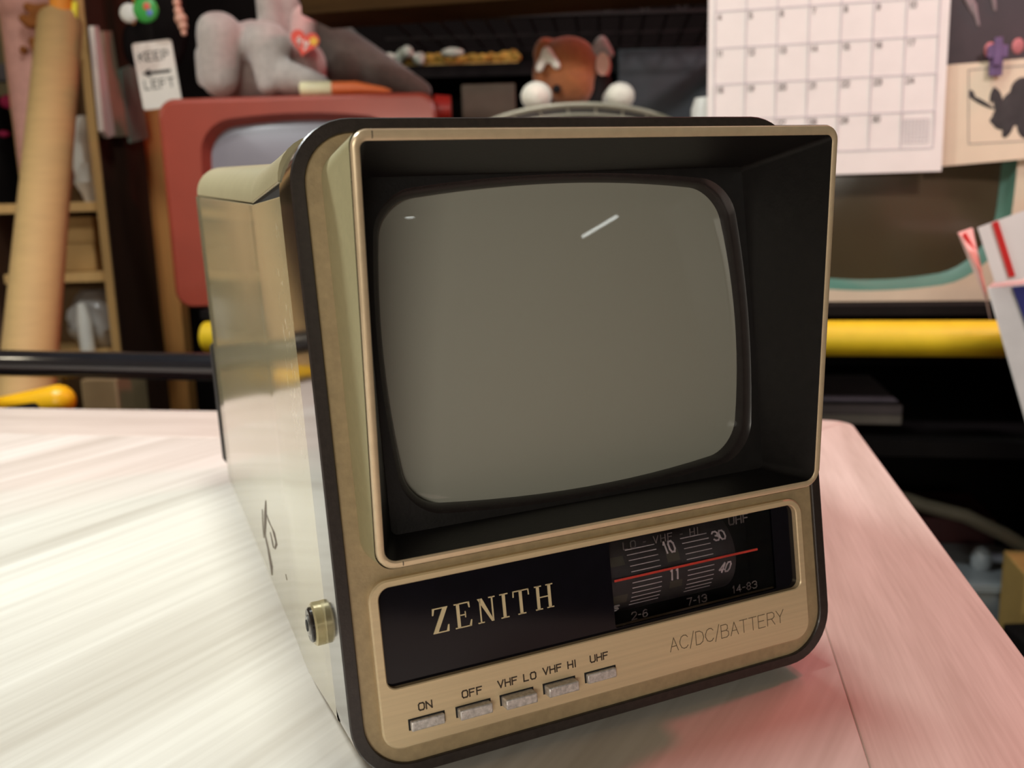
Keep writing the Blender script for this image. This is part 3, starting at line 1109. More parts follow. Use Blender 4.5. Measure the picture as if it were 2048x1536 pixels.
p, q = at(925, 225, 1.45), at(1030, 168, 1.45)
o = MB().box(p.x, q.x, 1.44, 1.52, SH + .0006, q.z).build('carton', mat('grey_carton', rgb(82, 72, 58), .8, 0, .15, 20), bevel=.002)
tag(o, 'dull grey-brown carton standing on the rack left of the arched case', 'box')
p, q = at(1232, 240, 1.55), at(1400, 100, 1.55)
o = MB().box(p.x, q.x + .06, 1.52, 1.54, SH + .0006, q.z).build('folder', mat('dark_teal', rgb(18, 34, 38), .5, 0, .3, 14), bevel=.002)
tag(o, 'dark teal folder standing upright behind the red panda toy', 'folder')
c = atr(1411, 218, .037)
mb = MB().tube([(c.x, c.y, SH + .0006), (c.x, c.y, c.z), (c.x, c.y, c.z + .012)], [.016, .016, .012], 20)
o = mb.build('jar', M['plastic_white'], smooth=40)
tag(o, 'small white jar half hidden behind the left edge of the calendar', 'jar')

# --- red television on the rack
RY = 1.20
p, q = at(350, 606, RY), at(872, 182, RY)
x0, x1, z0, z1 = p.x, q.x, SH + .0006, q.z
rt = empty('portable_television', ((x0 + x1) / 2, RY, SH), label='orange-red portable television with grey screen under the grey plush toy', cat='television')
cx, cz = (x0 + x1) / 2, (z0 + z1) / 2


def rrl(x0, x1, z0, z1, r, y, n=8):
    return [Vector((a, y, b)) for a, b in rrect(x0, x1, z0, z1, r, n)]


rings = []
for k, y in ((0.022, RY + .27), (0.006, RY + .2), (0, RY + .03), (0, RY + .006), (.002, RY + .002), (.006, RY)):
    rings.append(rrl(x0 + k, x1 - k, z0 + k * .3, z1 - k, .022, y))
sx0, sx1 = at(400, 300, RY).x, x1 - (at(400, 300, RY).x - x0) * 1.0
sz1 = at(600, 222, RY).z
sz0 = z0 + .085


def bow2(x0, x1, z0, z1, bx, bz, r, y):
    cx_, cz_ = (x0 + x1) / 2, (z0 + z1) / 2
    hx, hz = (x1 - x0) / 2, (z1 - z0) / 2
    return [Vector((cx_ + a, y, cz_ + b)) for a, b in [(a, b) for a, b in _b(hx, hz, bx, bz, r)]]


def _b(hx, hz, bx, bz, r):
    out = []
    for x, y in dense(rrect(-hx, hx, -hz, hz, r, 8)):
        fx, fy = max(0, 1 - (y / hz) ** 2), max(0, 1 - (x / hx) ** 2)
        out.append((x + math.copysign(bx * fx, x), y + math.copysign(bz * fy, y)))
    return out


outer = [Vector((a, RY, b)) for a, b in dense(rrect(x0 + .006, x1 - .006, z0 + .002, z1 - .006, .018, 8))]
h1 = bow2(sx0 + .004, sx1 - .004, sz0 + .004, sz1 - .012, .004, .010, .034, RY)
h2 = bow2(sx0 + .012, sx1 - .012, sz0 + .012, sz1 - .020, .004, .010, .030, RY + .016)
mb = MB().loft(rings, True, False)
n = len(outer)
mb.loft([outer, h1, h2], False, False)
keep(mb.build('cabinet', M['red_plastic']), rt)
rr_ = []
for s in (1.02, .85, .65, .45, .25, .05):
    cxs, czs = (sx0 + sx1) / 2, (sz0 + sz1 - .008) / 2
    rr_.append([Vector((cxs + (v.x - cxs) * s, RY + .004 + .012 * s * s, czs + (v.z - czs) * s)) for v in h2])
keep(MB().loft(rr_, False, True).build('screen', M['grey_glass'], smooth=80), rt)
mb = MB().tube([(x1 - .004, RY + .035, z1 - .018), (x1 + .016, RY + .035, z1 - .018)], [.018, .016], 24)
keep(mb.build('tuning_knob', mat('knob_red', rgb(150, 36, 28), .35, 0, .05, 40)), rt)
mb = MB()
for i in range(7):
    mb.box(x0 + .06 + i * .028, x0 + .08 + i * .028, RY - .004, RY, z0 + .025, z0 + .05)
keep(mb.build('speaker_grille', M['near_black']), rt)

# --- grey plush toy lying on the red television
PY = 1.275
TOPZ = z1


def pp(u, v, Y=PY):
    return at(u, v, Y)


plush = empty('plush_toy', (pp(560, 170).x, PY, TOPZ), label='grey plush toy lying on the red television with its limbs raised', cat='plush toy')
mb = MB()
mb.capsule(pp(440, 72, 1.25), pp(440, 158, 1.25), .030, .024)
mb.capsule(pp(428, 60, 1.245), pp(434, 80, 1.245), .022, .022)
mb.capsule(pp(408, 108, 1.26), pp(410, 160, 1.26), .012, .011)
mb.capsule(pp(505, 84, 1.28), pp(538, 92, 1.255), .028, .030)
mb.capsule(pp(538, 92, 1.255), pp(535, 170, 1.235), .030, .013)
mb.capsule(pp(520, 110, 1.31), pp(600, 130, 1.31), .034, .036)
mb.capsule(pp(575, 155, 1.245), pp(640, 168, 1.245), .022, .013)
mb.capsule(pp(470, 150, 1.30), pp(600, 150, 1.32), .032, .036)
mb.capsule(pp(530, -40, 1.30), pp(546, 62, 1.30), .015, .019)
mb.capsule(pp(572, 60, 1.32), pp(570, 16, 1.32), .024, .022)
keep(mb.build('body', M['plush_grey'], remesh=.0035), plush)
mb = MB().capsule(pp(608, 36, 1.26), pp(606, 80, 1.26), .0165, .0165)
mb.capsule(pp(600, 90, 1.27), pp(585, 110, 1.30), .014, .016)
keep(mb.build('ear', mat('plush_pink', rgb(216, 168, 164), .95, 0, .08, 120, bump=.5, bscale=420, sheen=.5), remesh=.003), plush)
# heart-shaped tag
ht = []
for i in range(40):
    a = 2 * math.pi * i / 40
    ht.append((.016 * math.sin(a) ** 3, .001 * (13 * math.cos(a) - 5 * math.cos(2 * a) - 2 * math.cos(3 * a) - math.cos(4 * a))))
c = pp(609, 84, 1.238)
Mh = Matrix.Translation(c) @ Matrix.Rotation(R_(90), 4, 'X') @ Matrix.Rotation(R_(-14), 4, 'Z')
hx = MB().prism([(a * 1.15, b * 1.1) for a, b in ht], -.0006, .0006)
hx.v = [tuple(Mh @ Vector(p)) for p in hx.v]
tg = keep(hx.build('heart_tag', M['tag_red'], smooth=0), plush)
mb = MB()
text(mb, 'ty', -.010, -.006, .010, .007, .002, .0022, .0006, .0010)
mb.v = [tuple(Mh @ Vector(p)) for p in mb.v]
keep(mb.build('tag_lettering', M['white_paper'], smooth=0), tg)
st_ = []
for i in range(10):
    a = math.pi * i / 5 + .3
    r = .0062 if i % 2 == 0 else .0042
    st_.append((.0115 + r * math.cos(a), .0035 + r * math.sin(a)))
mb = MB().prism(st_, .0006, .0011)
mb.v = [tuple(Mh @ Vector(p)) for p in mb.v]
keep(mb.build('tag_star', M['tag_yellow'], smooth=0), tg)

# second, darker plush lying behind
dk = MB()
dk.capsule(pp(640, 70, 1.40), pp(700, 130, 1.38), .040, .040)
dk.capsule(pp(690, 110, 1.38), pp(840, 185, 1.36), .036, .018)
dk.capsule(pp(600, 120, 1.40), pp(700, 150, 1.40), .034, .034)
o = dk.build('plush_toy', M['plush_dark'], remesh=.004)
tag(o, 'dark grey furry plush toy sloping down behind the red heart tag', 'plush toy')

# orange carrot-shaped marker with a cream cap, lying in front of the plush
mk0, mk1, mk2 = pp(600, 164, 1.222), pp(664, 165, 1.222), pp(782, 172, 1.222)
zt = TOPZ + .0095
mkr = empty('marker', (mk1.x, 1.222, TOPZ), label='orange tapered marker with a cream cap lying on the red television', cat='marker')
mb = MB().tube([(mk0.x, 1.222, zt), (mk0.x + .002, 1.222, zt), (mk1.x - .002, 1.222, zt), (mk1.x, 1.222, zt)], [.0075, .0090, .0090, .0078], 20)
keep(mb.build('cap', mat('cap_cream', rgb(232, 222, 180), .4, 0, .04, 40), smooth=40), mkr)
mb = MB().tube([(mk1.x, 1.222, zt), (mk1.x + .03, 1.222, zt), (mk2.x - .01, 1.222, zt - .004), (mk2.x, 1.222, zt - .0055)], [.0082, .0080, .0040, .0012], 20)
keep(mb.build('barrel', mat('marker_orange', rgb(214, 106, 52), .45, 0, .06, 40), smooth=60), mkr)

# --- arched case with wire hoops; the red panda hangs over it
BY = 1.125
BX = at(1152, 203, BY).x
bk = empty('arched_case', (BX, BY, SH + .0006), label='dark arched case with two grey wire hoops, the red panda hanging over it', cat='case')
BZ = at(1152, 203, BY).z


def arch(hx, top, y, n=40):
    b_ = hx * .39
    pts = []
    for i in range(n + 1):
        t_ = math.pi * i / n
        pts.append(Vector((BX + hx * math.cos(t_), y, top - b_ + b_ * math.sin(t_))))
    return [Vector((BX + hx, y, SH + .0008))] + pts + [Vector((BX - hx, y, SH + .0008))]


HX = (at(1396, 300, BY).x - BX)
mb = MB().loft([arch(HX - .004, BZ - .018, BY + .010), arch(HX - .002, BZ - .006, BY + .014), arch(HX - .002, BZ - .006, BY + .055), arch(HX - .006, BZ - .012, BY + .06)], True, True)
keep(mb.build('body', mat('case_dark', rgb(66, 57, 50), .6, 0, .15, 40)), bk)
wm = mat('wire_grey', rgb(150, 146, 128), .4, .3, .08, 60)
keep(MB().tube(arch(HX, BZ - .0035, BY + .004), .0034, 8).build('hoop', wm), bk)
keep(MB().tube(arch(HX - .008, BZ - .0145, BY + .006), .0018, 8).build('hoop', wm), bk)
o_, i_ = arch(HX, BZ - .0035, BY + .004), arch(HX - .008, BZ - .0145, BY + .006)
for i in range(4, 40, 3):
    keep(MB().tube([o_[i], i_[i] + Vector((.003, 0, 0))], .0014, 6).build('wire_spoke', wm), bk)

rp = empty('plush_toy', (BX, 1.24, SH + .0006), label='rust-brown red panda plush with white paws over the arched case', cat='plush toy')
hd = lambda u, v, Y=1.22: at(u, v, Y)
mb = MB()
mb.ball(hd(1136, 138, 1.235), (.042, .036, .040))
mb.ball(hd(1140, 172, 1.225), (.032, .030, .030))
mb.ball(hd(1092, 108, 1.235), (.017, .014, .021))
mb.ball(hd(1098, 150, 1.235), (.022, .022, .026))
mb.ball(hd(1148, 108, 1.24), (.028, .028, .016))
mb.capsule(hd(1145, 215, 1.25), hd(1150, 360, 1.26), .036, .05)
keep(mb.build('body', M['plush_rust'], remesh=.003), rp)
mb = MB()
mb.capsule(hd(1094, 102, 1.212), hd(1078, 138, 1.204), .0064, .0052)
mb.capsule(hd(1094, 102, 1.212), hd(1114, 132, 1.199), .0064, .0054)
keep(mb.build('ear', M['plush_white'], remesh=.0022), rp)
mb = MB().capsule(hd(1187, 108, 1.225), hd(1203, 86, 1.225), .0075, .0090)
mb.capsule(hd(1203, 86, 1.225), hd(1218, 108, 1.225), .0090, .0070)
keep(mb.build('ear', mat('ear_grey', rgb(150, 142, 138), .95, 0, .1, 100, bump=.5, bscale=400), remesh=.0022), rp)
mb = MB().capsule(hd(1196, 118, 1.235), hd(1194, 210, 1.235), .013, .024)
keep(mb.build('chest', M['plush_black'], remesh=.003), rp)
for u, v, r in ((1073, 197, .0195), (1240, 203, .0185)):
    zz_ = arch(HX - .002, BZ - .006, 0)
    c = at(u, v, BY + .024)
    top_z = min(zz_, key=lambda p_: abs(p_.x - c.x)).z
    c.z = max(c.z, top_z + r * .9 + .001)
    mb = MB().ball(c, (r, r * .95, r * .9))
    e = Vector((.0, .075, .004))
    mb.capsule(c + Vector((0, .01, 0)), c + e, r * .82, r * .8)
    mb.capsule(c + e, Vector((BX + (c.x - BX) * .4, 1.245, c.z - .03)), r * .8, r * .8)
    keep(mb.build('paw', M['plush_white'], remesh=.003), rp)
keep(MB().ball(hd(1113, 178, 1.199), .0055, nu=10, nv=8).build('eye', M['plush_black']), rp)
mb = MB().prism([(.0085 * math.cos(2 * math.pi * i / 24), .0140 * math.sin(2 * math.pi * i / 24)) for i in range(24)], -.0006, .0006)
mb.v = [tuple(Matrix.Translation(hd(1205, 128, 1.212)) @ Matrix.Rotation(R_(90), 4, 'X') @ Vector(p_)) for p_ in mb.v]
tg = keep(mb.build('paper_tag', mat('tag_pink', rgb(222, 170, 150), .5, 0, .06, 60), smooth=0), rp)
mb = MB().prism([(.0038 + .0052 * math.cos(2 * math.pi * i / 24), -.003 + .0125 * math.sin(2 * math.pi * i / 24)) for i in range(24)], -.0016, -.0008)
mb.v = [tuple(Matrix.Translation(hd(1208, 126, 1.213)) @ Matrix.Rotation(R_(90), 4, 'X') @ Vector(p_)) for p_ in mb.v]
keep(mb.build('tag_back', M['tag_red'], smooth=0), tg)

# --- dark-screened monitor on the rack
mfd = .03                                     # its front plane, behind the rack edge
br_ = rl(atr(2062, 607, mfd))
mx1 = br_.x
mx0 = rl(atr(1447, 300, mfd)).x
mz1 = SH + .36
mon = empty('monitor', RO + RU * ((mx0 + mx1) / 2) + RD * mfd, (0, 0, RA), 'cream monitor with a dark rounded screen and teal edge behind the calendar', 'monitor')
mon.location.z = SH + .0006
mc = (mx0 + mx1) / 2
rings = []
for k, y in ((.05, .36), (.02, .22), (0, .05), (0, .004), (.004, 0)):
    rings.append([Vector((a, y, b)) for a, b in dense(rrect(mx0 - mc + k, mx1 - mc - k, k * .2, .33 - k, .02, 8))])
s1 = rl(atr(2026, 400, mfd)).x - mc
zlow = atr(1700, 590, mfd).z - SH
cz_ = (zlow + .35) / 2


def mring(hx, z0, z1, bx, bz, r, y):
    hz = (z1 - z0) / 2
    return [Vector((a, y, (z0 + z1) / 2 + b)) for a, b in _b(hx, hz, bx, bz, r)]


h1 = mring(s1 - .006, zlow + .022, .300, .008, .018, .06, 0.0)
h2 = mring(s1 - .010, zlow + .026, .296, .008, .018, .056, .010)
h3 = mring(s1 - .017, zlow + .033, .289, .008, .018, .05, .016)
keep_ = MB().loft(rings, True, False).loft([rings[-1], h1], False, False).build('case', M['case_cream'], mon)
MB().loft([h1, h2, h3], False, False).build('screen_surround', M['teal'], mon)
rg = []
for s in (1.01, .85, .65, .45, .25, .05):
    c_ = sum((v.z for v in h3)) / len(h3)
    rg.append([Vector((v.x * s, .004 + .013 * s * s, c_ + (v.z - c_) * s)) for v in h3])
MB().loft(rg, False, True).build('screen', M['dark_screen'], mon, smooth=80)

# --- calendar hanging from the top beam
cd = .014
A = rl(atr(1417.5, 0, cd))
Bp = rl(atr(1414, 228, cd))
Cc = rl(atr(1880.6, 342.5, cd))
D = rl(atr(1901, 0, cd))
cx0, cx1 = (A.x + Bp.x) / 2, (Cc.x + D.x) / 2
cz0, cz1 = Cc.z, zb + .045
cal = empty('calendar', RO + RU * ((cx0 + cx1) / 2) + RD * cd, (0, 0, RA), 'white monthly wall calendar page hanging in front of the dark monitor', 'calendar')
W2 = (cx1 - cx0) / 2
cal.location.z = cz0
hh = cz1 - cz0
mb = MB()
rg = []
for i in range(9):
    zz = hh * i / 8
    y = -.004 * (1 - i / 8) ** 2
    rg.append([Vector((-W2, y, zz)), Vector((W2, y, zz)), Vector((W2, y + .0012, zz)), Vector((-W2, y + .0012, zz))])
mb.loft(rg)
page = mb.build('page', M['white_paper'], cal)
MB().box(-W2, W2, .0005, .0165, hh - .012, hh).build('hanger', M['nickel'], cal)


def cl(u, v):
    q = rl(atr(u, v, cd))
    return q.x - (cx0 + cx1) / 2, q.z - cz0


gx0, gz_r1 = cl(1431, 24)
gx1, _ = cl(1880, 10)
_, gz_r2 = cl(1431, 97)
_, gz_r3 = cl(1431, 170)
rowh = ((gz_r1 - gz_r2) + (gz_r2 - gz_r3)) / 2
colw = (gx1 - gx0) / 7


def yof(z):
    i = z / hh
    return -.004 * (1 - i) ** 2


mb = MB()
for k in range(8):
    x = gx0 + colw * k
    for j in range(5):
        z1_ = gz_r1 + rowh - rowh * j
        z0_ = z1_ - rowh
        mb.box(x - .0005, x + .0005, yof(z0_) - .0005, yof(z0_) + .0004, z0_, z1_)
for j in range(6):
    z = gz_r1 + rowh - rowh * j
    mb.box(gx0, gx1, yof(z) - .0005, yof(z) + .0004, z - .0006, z + .0006)
# small month grid in the last cell
zc = gz_r1 - rowh * 3
for k in range(8):
    x = gx1 - colw * .92 + colw * .11 * k
    mb.box(x - .0003, x + .0003, yof(zc - .02) - .0005, yof(zc) + .0003, zc - rowh * .85, zc - rowh * .2)
for k in range(7):
    z = zc - rowh * .2 - rowh * .65 * k / 6
    mb.box(gx1 - colw * .92, gx1 - colw * .15, yof(z) - .0005, yof(z) + .0003, z - .0003, z + .0003)
mb.build('day_grid', M['grid_ink'], page, smooth=0)
mb = MB()
num = 1
for j in range(-1, 4):
    for k in range(7):
        if j == -1:
            if k < 4:
                continue
            s = str(k - 3)
        else:
            v_ = 4 + j * 7 + k
            if v_ > 30:
                continue
            s = str(v_)
        x = gx0 + colw * k + .003
        z = gz_r1 - rowh * j - .0085
        f = lambda a, b, c_: Vector((a, yof(b) - c_, b))
        mb = MB()
        text(mb, s, x, z, .0055, .0032, .0012, .0009, .0, .0006, mapf=f)
        mb.build('day_number', M['grey_ink'], page, smooth=0)

# --- dark print and cream ink drawing right of the calendar
pd = .026


def hang(name, quad, d, th, material, label, cat):
    w = [rl(atr(u, v, d)) for u, v in quad]
    c = sum((p for p in w), Vector()) / len(w)
    e = empty(name, RO + RU * c.x + RD * d, (0, 0, RA), label, cat)
    e.location.z = c.z
    n = len(w)
    vs = [Vector((p.x - c.x, 0, p.z - c.z)) for p in w] + [Vector((p.x - c.x, th, p.z - c.z)) for p in w]
    mb = MB().add(vs, [tuple(range(n)), tuple(range(2 * n - 1, n - 1, -1))] + [(i, (i + 1) % n, n + (i + 1) % n, n + i) for i in range(n)])
    mb.build('sheet', material, e, smooth=0)
    return e, c


top_px = atr(1960, -40, pd)
e, c = hang('photo_print', [(1890, -70), (2300, -95), (2300, 112), (1890, 130)], pd, .0012, mat('print_dark', rgb(58, 44, 46), .4, 0, .3, 18), 'dark photo print hanging right of the calendar with pale streaks', 'print')
mb = MB()
for (a_, b_) in (((1932, -5), (1948, 30)), ((1946, 8), (1957, 52)), ((1938, -20), (1950, 20)), ((1985, -15), (1990, 22))):
    q0, q1 = rl(atr(a_[0], a_[1], pd)), rl(atr(b_[0], b_[1], pd))
    mb.tube([(q0.x - c.x, -.0002, q0.z - c.z), (q1.x - c.x, -.0002, q1.z - c.z)], [.0035, .0012], 8)
mb.build('pale_streaks', mat('streak_pale', rgb(150, 132, 132), .5, 0, .2, 30), e)
mb = MB()
for u, v in ((1980, 100), (2036, 92)):
    q0 = rl(atr(u, v, pd))
    mb.ball((q0.x - c.x, 0, q0.z - c.z), (.006, .001, .008), nu=14, nv=8)
mb.build('pink_blossoms', mat('blossom_pink', rgb(190, 110, 110), .6, 0, .2, 60), e)
e2, c2 = hang('ink_drawing', [(1870, 132), (2300, 96), (2300, 296), (1870, 334)], pd - .004, .0012, M['cream_paper'], 'cream sheet with a black ink animal drawing, below the dark print', 'drawing')
mb = MB()


def blot(u, v, ru, rv, rot=0):
    q0 = rl(atr(u, v, pd - .004))
    k = 1.1 / F
    Mx = Matrix.Rotation(R_(rot), 3, 'Y')
    mb.ball((q0.x - c2.x, -.0001, q0.z - c2.z), (ru * k, .0006, rv * k), M=Mx, nu=14, nv=8)


for a_ in ((2030, 215, 26, 34, 20), (2012, 232, 22, 26, 40), (2045, 180, 20, 22, 0), (1996, 205, 8, 24, -10), (1986, 190, 5, 14, 10), (1962, 204, 26, 4, 30), (1944, 188, 4, 8, -30), (2016, 256, 8, 18, 20), (1996, 240, 14, 9, 0), (2050, 250, 14, 24, -10), (2080, 210, 40, 40, 0), (2110, 250, 12, 30, 0)):
    blot(*a_)
mb.build('ink_figure', M['ink'], e2, remesh=0)
q = [(1937, 140), (2300, 112), (2300, 268), (1937, 288)]
mb = MB()
for i in range(4):
    a0, b0 = rl(atr(*q[i], pd - .004)), rl(atr(*q[(i + 1) % 4], pd - .004))
    mb.tube([(a0.x - c2.x, 0, a0.z - c2.z), (b0.x - c2.x, 0, b0.z - c2.z)], .0005, 6)
mb.build('plate_mark', M['grey_ink'], e2)
pc = rl(atr(1993, 108, pd - .008))
mb = MB().box(-.0065, .0065, -.002, .001, -.022, .010).box(-.010, .010, -.004, -.002, -.004, .008).box(-.004, .004, -.005, -.004, -.012, .016)
o = mb.build('binder_clip', mat('clip_purple', rgb(104, 78, 116), .4, 0, .15, 60), bevel=.001)
o.location = RO + RU * pc.x + RD * (pd - .008)
o.location.z = pc.z
o.rotation_euler = (0, 0, RA + 0)
tag(o, 'small purple clip holding the ink drawing to the dark print', 'clip')

# --- white shipping carton leaning at the right
SY = .80
sb = empty('shipping_carton', (at(2048, 620, SY).x, SY, -.2), label='open white shipping carton with red stripe and blue panel at the right edge', cat='box')


def slab(quad, Y, th, dy=0.0):
    w = [at(u, v, Y) for u, v in quad]
    n = len(w)
    return MB().add([p for p in w] + [p + Vector((th * .62, th, 0)) for p in w], [tuple(range(n)), tuple(range(2 * n - 1, n - 1, -1))] + [(i, (i + 1) % n, n + (i + 1) % n, n + i) for i in range(n)])


keep(slab([(1974, 575), (2052, 566), (2330, 520), (2560, 1250), (2190, 1330)], SY, .08).build('body', M['plastic_white'], bevel=.001), sb)
keep(slab([(1955, 455), (2300, 330), (2340, 515), (1990, 566)], SY - .004, .0025).build('flap', M['white_paper']), sb)
keep(slab([(1984, 446), (1996, 441), (2031, 552), (2018, 555)], SY - .0055, .0014).build('red_stripe', mat('stripe_red', rgb(206, 40, 36), .5, 0, .05, 40)), sb)
keep(slab([(2024, 574), (2330, 540), (2420, 700), (2066, 690)], SY - .0015, .0014).build('blue_panel', mat('panel_blue', rgb(44, 46, 104), .5, 0, .1, 40)), sb)
p0_, p1_, p2_, p3_ = at(1917, 462, SY + .02), at(1946, 455, SY + .03), at(1953, 530, SY + .01), at(1978, 600, SY + .002)
mb = MB()
w = [at(1917, 466, SY + .03), at(1945, 456, SY + .05), at(1958, 520, SY + .04), at(1972, 580, SY + .02), at(1982, 640, SY + .003), at(1973, 600, SY + .002), at(1957, 540, SY + .01)]
n = len(w)
mb.add(w + [p_ + Vector((.0005, .003, 0)) for p_ in w], [tuple(range(n)), tuple(range(2 * n - 1, n - 1, -1))] + [(i, (i + 1) % n, n + (i + 1) % n, n + i) for i in range(n)])
keep(mb.build('side_flap', mat('flap_pink', rgb(220, 184, 172), .7, 0, .1, 40), smooth=0), sb)
keep(slab([(1925, 470), (1931, 464), (1951, 500), (1948, 508)], SY + .028, .002).build('red_stripe', bpy.data.materials['stripe_red']), sb)
# stool that carries the carton
st = empty('stool', (.64, .83, FLOOR), label='black stool under the white shipping carton', cat='stool')
zlow_ = at(2190, 1330, SY).z - .001
keep(MB().box(.505, .80, .79, .895, zlow_ - .02, zlow_).build('seat', M['near_black'], bevel=.003), st)
for x in (.525, .78):
    for y in (.81, .875):
        keep(MB().box(x - .012, x + .012, y - .012, y + .012, FLOOR, zlow_ - .02).build('leg', M['near_black']), st)

# --- things on the lower shelves of the rack
lz = -.1145
for i, (u0, u1, h, col) in enumerate(((1600, 1700, .013, (96, 90, 90)), (1590, 1806, .012, (112, 106, 100)), (1595, 1806, .012, (90, 82, 86)))):
    a, b = rl(atr(u0, 800, .05)), rl(atr(u1, 800, .05))
    o = MB().box(-(b.x - a.x) / 2, (b.x - a.x) / 2, 0, .2, 0, h - .0005).build('book', mat('book_cover', rgb(*col), .6, 0, .1, 40), bevel=.001)
    o.location = RO + RU * ((a.x + b.x) / 2) + RD * .05
    o.location.z = lz + sum((.013, .012, .012)[:i]) + .006 * (i == 2)
    if i == 2:
        o.location.z = lz + .0251
    o.rotation_euler = (0, 0, RA)
    tag(o, ('dark grey short book at the bottom of the stack on the lower shelf', 'pale grey book in the middle of the stack on the lower shelf', 'dull mauve-grey book topmost of the stack on the lower shelf')[i], 'book', 'books stacked under the yellow pipe')
a = atr(1890, 930, .12)
mb = MB().box(-.09, .09, 0, .12, 0, .10)
o = mb.build('box', mat('maroon', rgb(66, 20, 22), .6, 0, .2, 20), bevel=.002)
o.location = RO + RU * rl(a).x + RD * .2
o.location.z = -.3644
o.rotation_euler = (0, 0, RA)
tag(o, 'dark maroon box in the shadows of the lower shelf', 'box')
pts = [atr(u, v, .06) for u, v in ((1770, 985), (1850, 1012), (1930, 1032), (2010, 1070), (2090, 1120))]
o = MB().tube(pts, .0085, 10).build('cable', mat('cable_grey', rgb(86, 80, 66), .6, 0, .1, 40))
tag(o, 'thick grey cable curving across the dark lower shelves', 'cable')
c = rl(atr(1962, 1225, .06))
tub = empty('storage_tub', RO + RU * c.x + RD * .12, (0, 0, RA), 'clear grey plastic tub with a lid handle beside the yellow-brown carton', 'tub')
tub.location.z = -.3644
mt = bpy.data.materials.new('clear_plastic')
mt.use_nodes = True
tt = NT(mt)
tt.b.inputs['Base Color'].default_value = rgb(190, 200, 206)
tt.b.inputs['Roughness'].default_value = .25
tt.b.inputs['Transmission Weight'].default_value = .45
tz = atr(1975, 1165, .06).z + .365
MB().loft([ring3(rrect(-.055, .055, -.06, .06, .012, 5), 0.0), ring3(rrect(-.062, .062, -.066, .066, .014, 5), tz - .01)], True, True).build('body', mt, tub)
MB().loft([ring3(rrect(-.066, .066, -.07, .07, .014, 5), tz - .010), ring3(rrect(-.066, .066, -.07, .07, .014, 5), tz)], True, True).build('lid', mt, tub, bevel=.001)
MB().ball((.008, -.02, tz + .012), (.012, .012, .018)).build('lid_knob', mt, tub)
a, b = rl(atr(2040, 1290, -.03)), rl(atr(2200, 1116, -.03))
o = MB().box(0, b.x - a.x, 0, .075, 0, atr(2040, 1150, -.03).z + .365).build('carton', mat('carton_ochre', rgb(166, 136, 74), .8, 0, .08, 30), bevel=.002)
o.location = RO + RU * a.x + RD * -.03
o.location.z = -.3644
o.rotation_euler = (0, 0, RA)
tag(o, 'yellow-brown carton at the right edge below the white shipping carton', 'box')

# ------------------------------------------------------------------ left side: bookcase, cardboard tube, hangings
PX = -.5990
bc = empty('bookcase', (-.69, 1.5, FLOOR), label='narrow light-edged wooden bookcase behind the cardboard tube', cat='bookcase')
pw = .0125
keep(MB().box(PX, PX + .0015, 1.402, 1.575, FLOOR, 1.0).build('side_veneer', M['brown_side']), bc)
keep(MB().box(PX - pw, PX, 1.40, 1.575, FLOOR, 1.0).build('side_panel', M['edge_wood']), bc)
lx = at(38, 200, 1.55).x
keep(MB().box(lx - .014, lx + .014, 1.548, 1.575, FLOOR, 1.0).build('side_panel', M['edge_wood']), bc)
keep(MB().box(lx, PX - pw, 1.568, 1.575, FLOOR, 1.0).build('back_panel', mat('bookcase_back', rgb(120, 92, 58), .7, 0, .1, 14)), bc)
shz = [at(160, 404, 1.42).z, at(160, 545, 1.42).z, at(160, 700, 1.42).z - .004]
for zz in shz + [-.45]:
    keep(MB().box(lx + .012, PX - pw, 1.415, 1.568, zz - .014, zz).build('shelf', M['edge_wood']), bc)
o = MB().box(-.636, -.596, 1.61, 1.65, FLOOR, 1.1).build('timber_post', M['orange_wood'], bevel=.002)
for v in o.data.vertices:
    v.co.x += .020
tag(o, 'orange-lit timber post between the bookcase and the red television', 'post')

zz = shz[1]
a = at(130, 540, 1.44)
for i, (u0, u1, v0, v1, lab) in enumerate(((138, 186, 478, 535, 'small brown carton at the bottom of the pair on the bookcase shelf'), (142, 182, 418, 472, 'small brown carton on top of the pair on the bookcase shelf'))):
    p, q = at(u0, v1, 1.45), at(u1, v0, 1.45)
    hgt = q.z - p.z
    o = MB().box(p.x - .05, q.x, 1.45, 1.54, 0, hgt).build('carton', M['carton'], bevel=.002)
    o.location.z = zz + .0005 if i == 0 else top_ + .0005
    top_ = o.location.z + hgt
    tag(o, lab, 'box', 'brown cartons in the bookcase')


def bag(name, c, r, base, m, label, seed):
    """crumpled plastic bag standing at height base"""
    rnd = random.Random(seed)
    rings = []
    n = 26
    H = r[2] * 2
    for i in range(10):
        k = i / 9
        s = math.sin(math.pi * (0.12 + .80 * k)) ** .6
        ring = []
        for j in range(n):
            a = 2 * math.pi * j / n
            f = s * (1 + rnd.uniform(-.12, .12))
            ring.append(Vector((c[0] + r[0] * f * math.cos(a), c[1] + r[1] * f * math.sin(a), base + H * k)))
        rings.append(ring)
    o = MB().loft(rings).build(name, m)
    tag(o, label, 'bag')
    return o


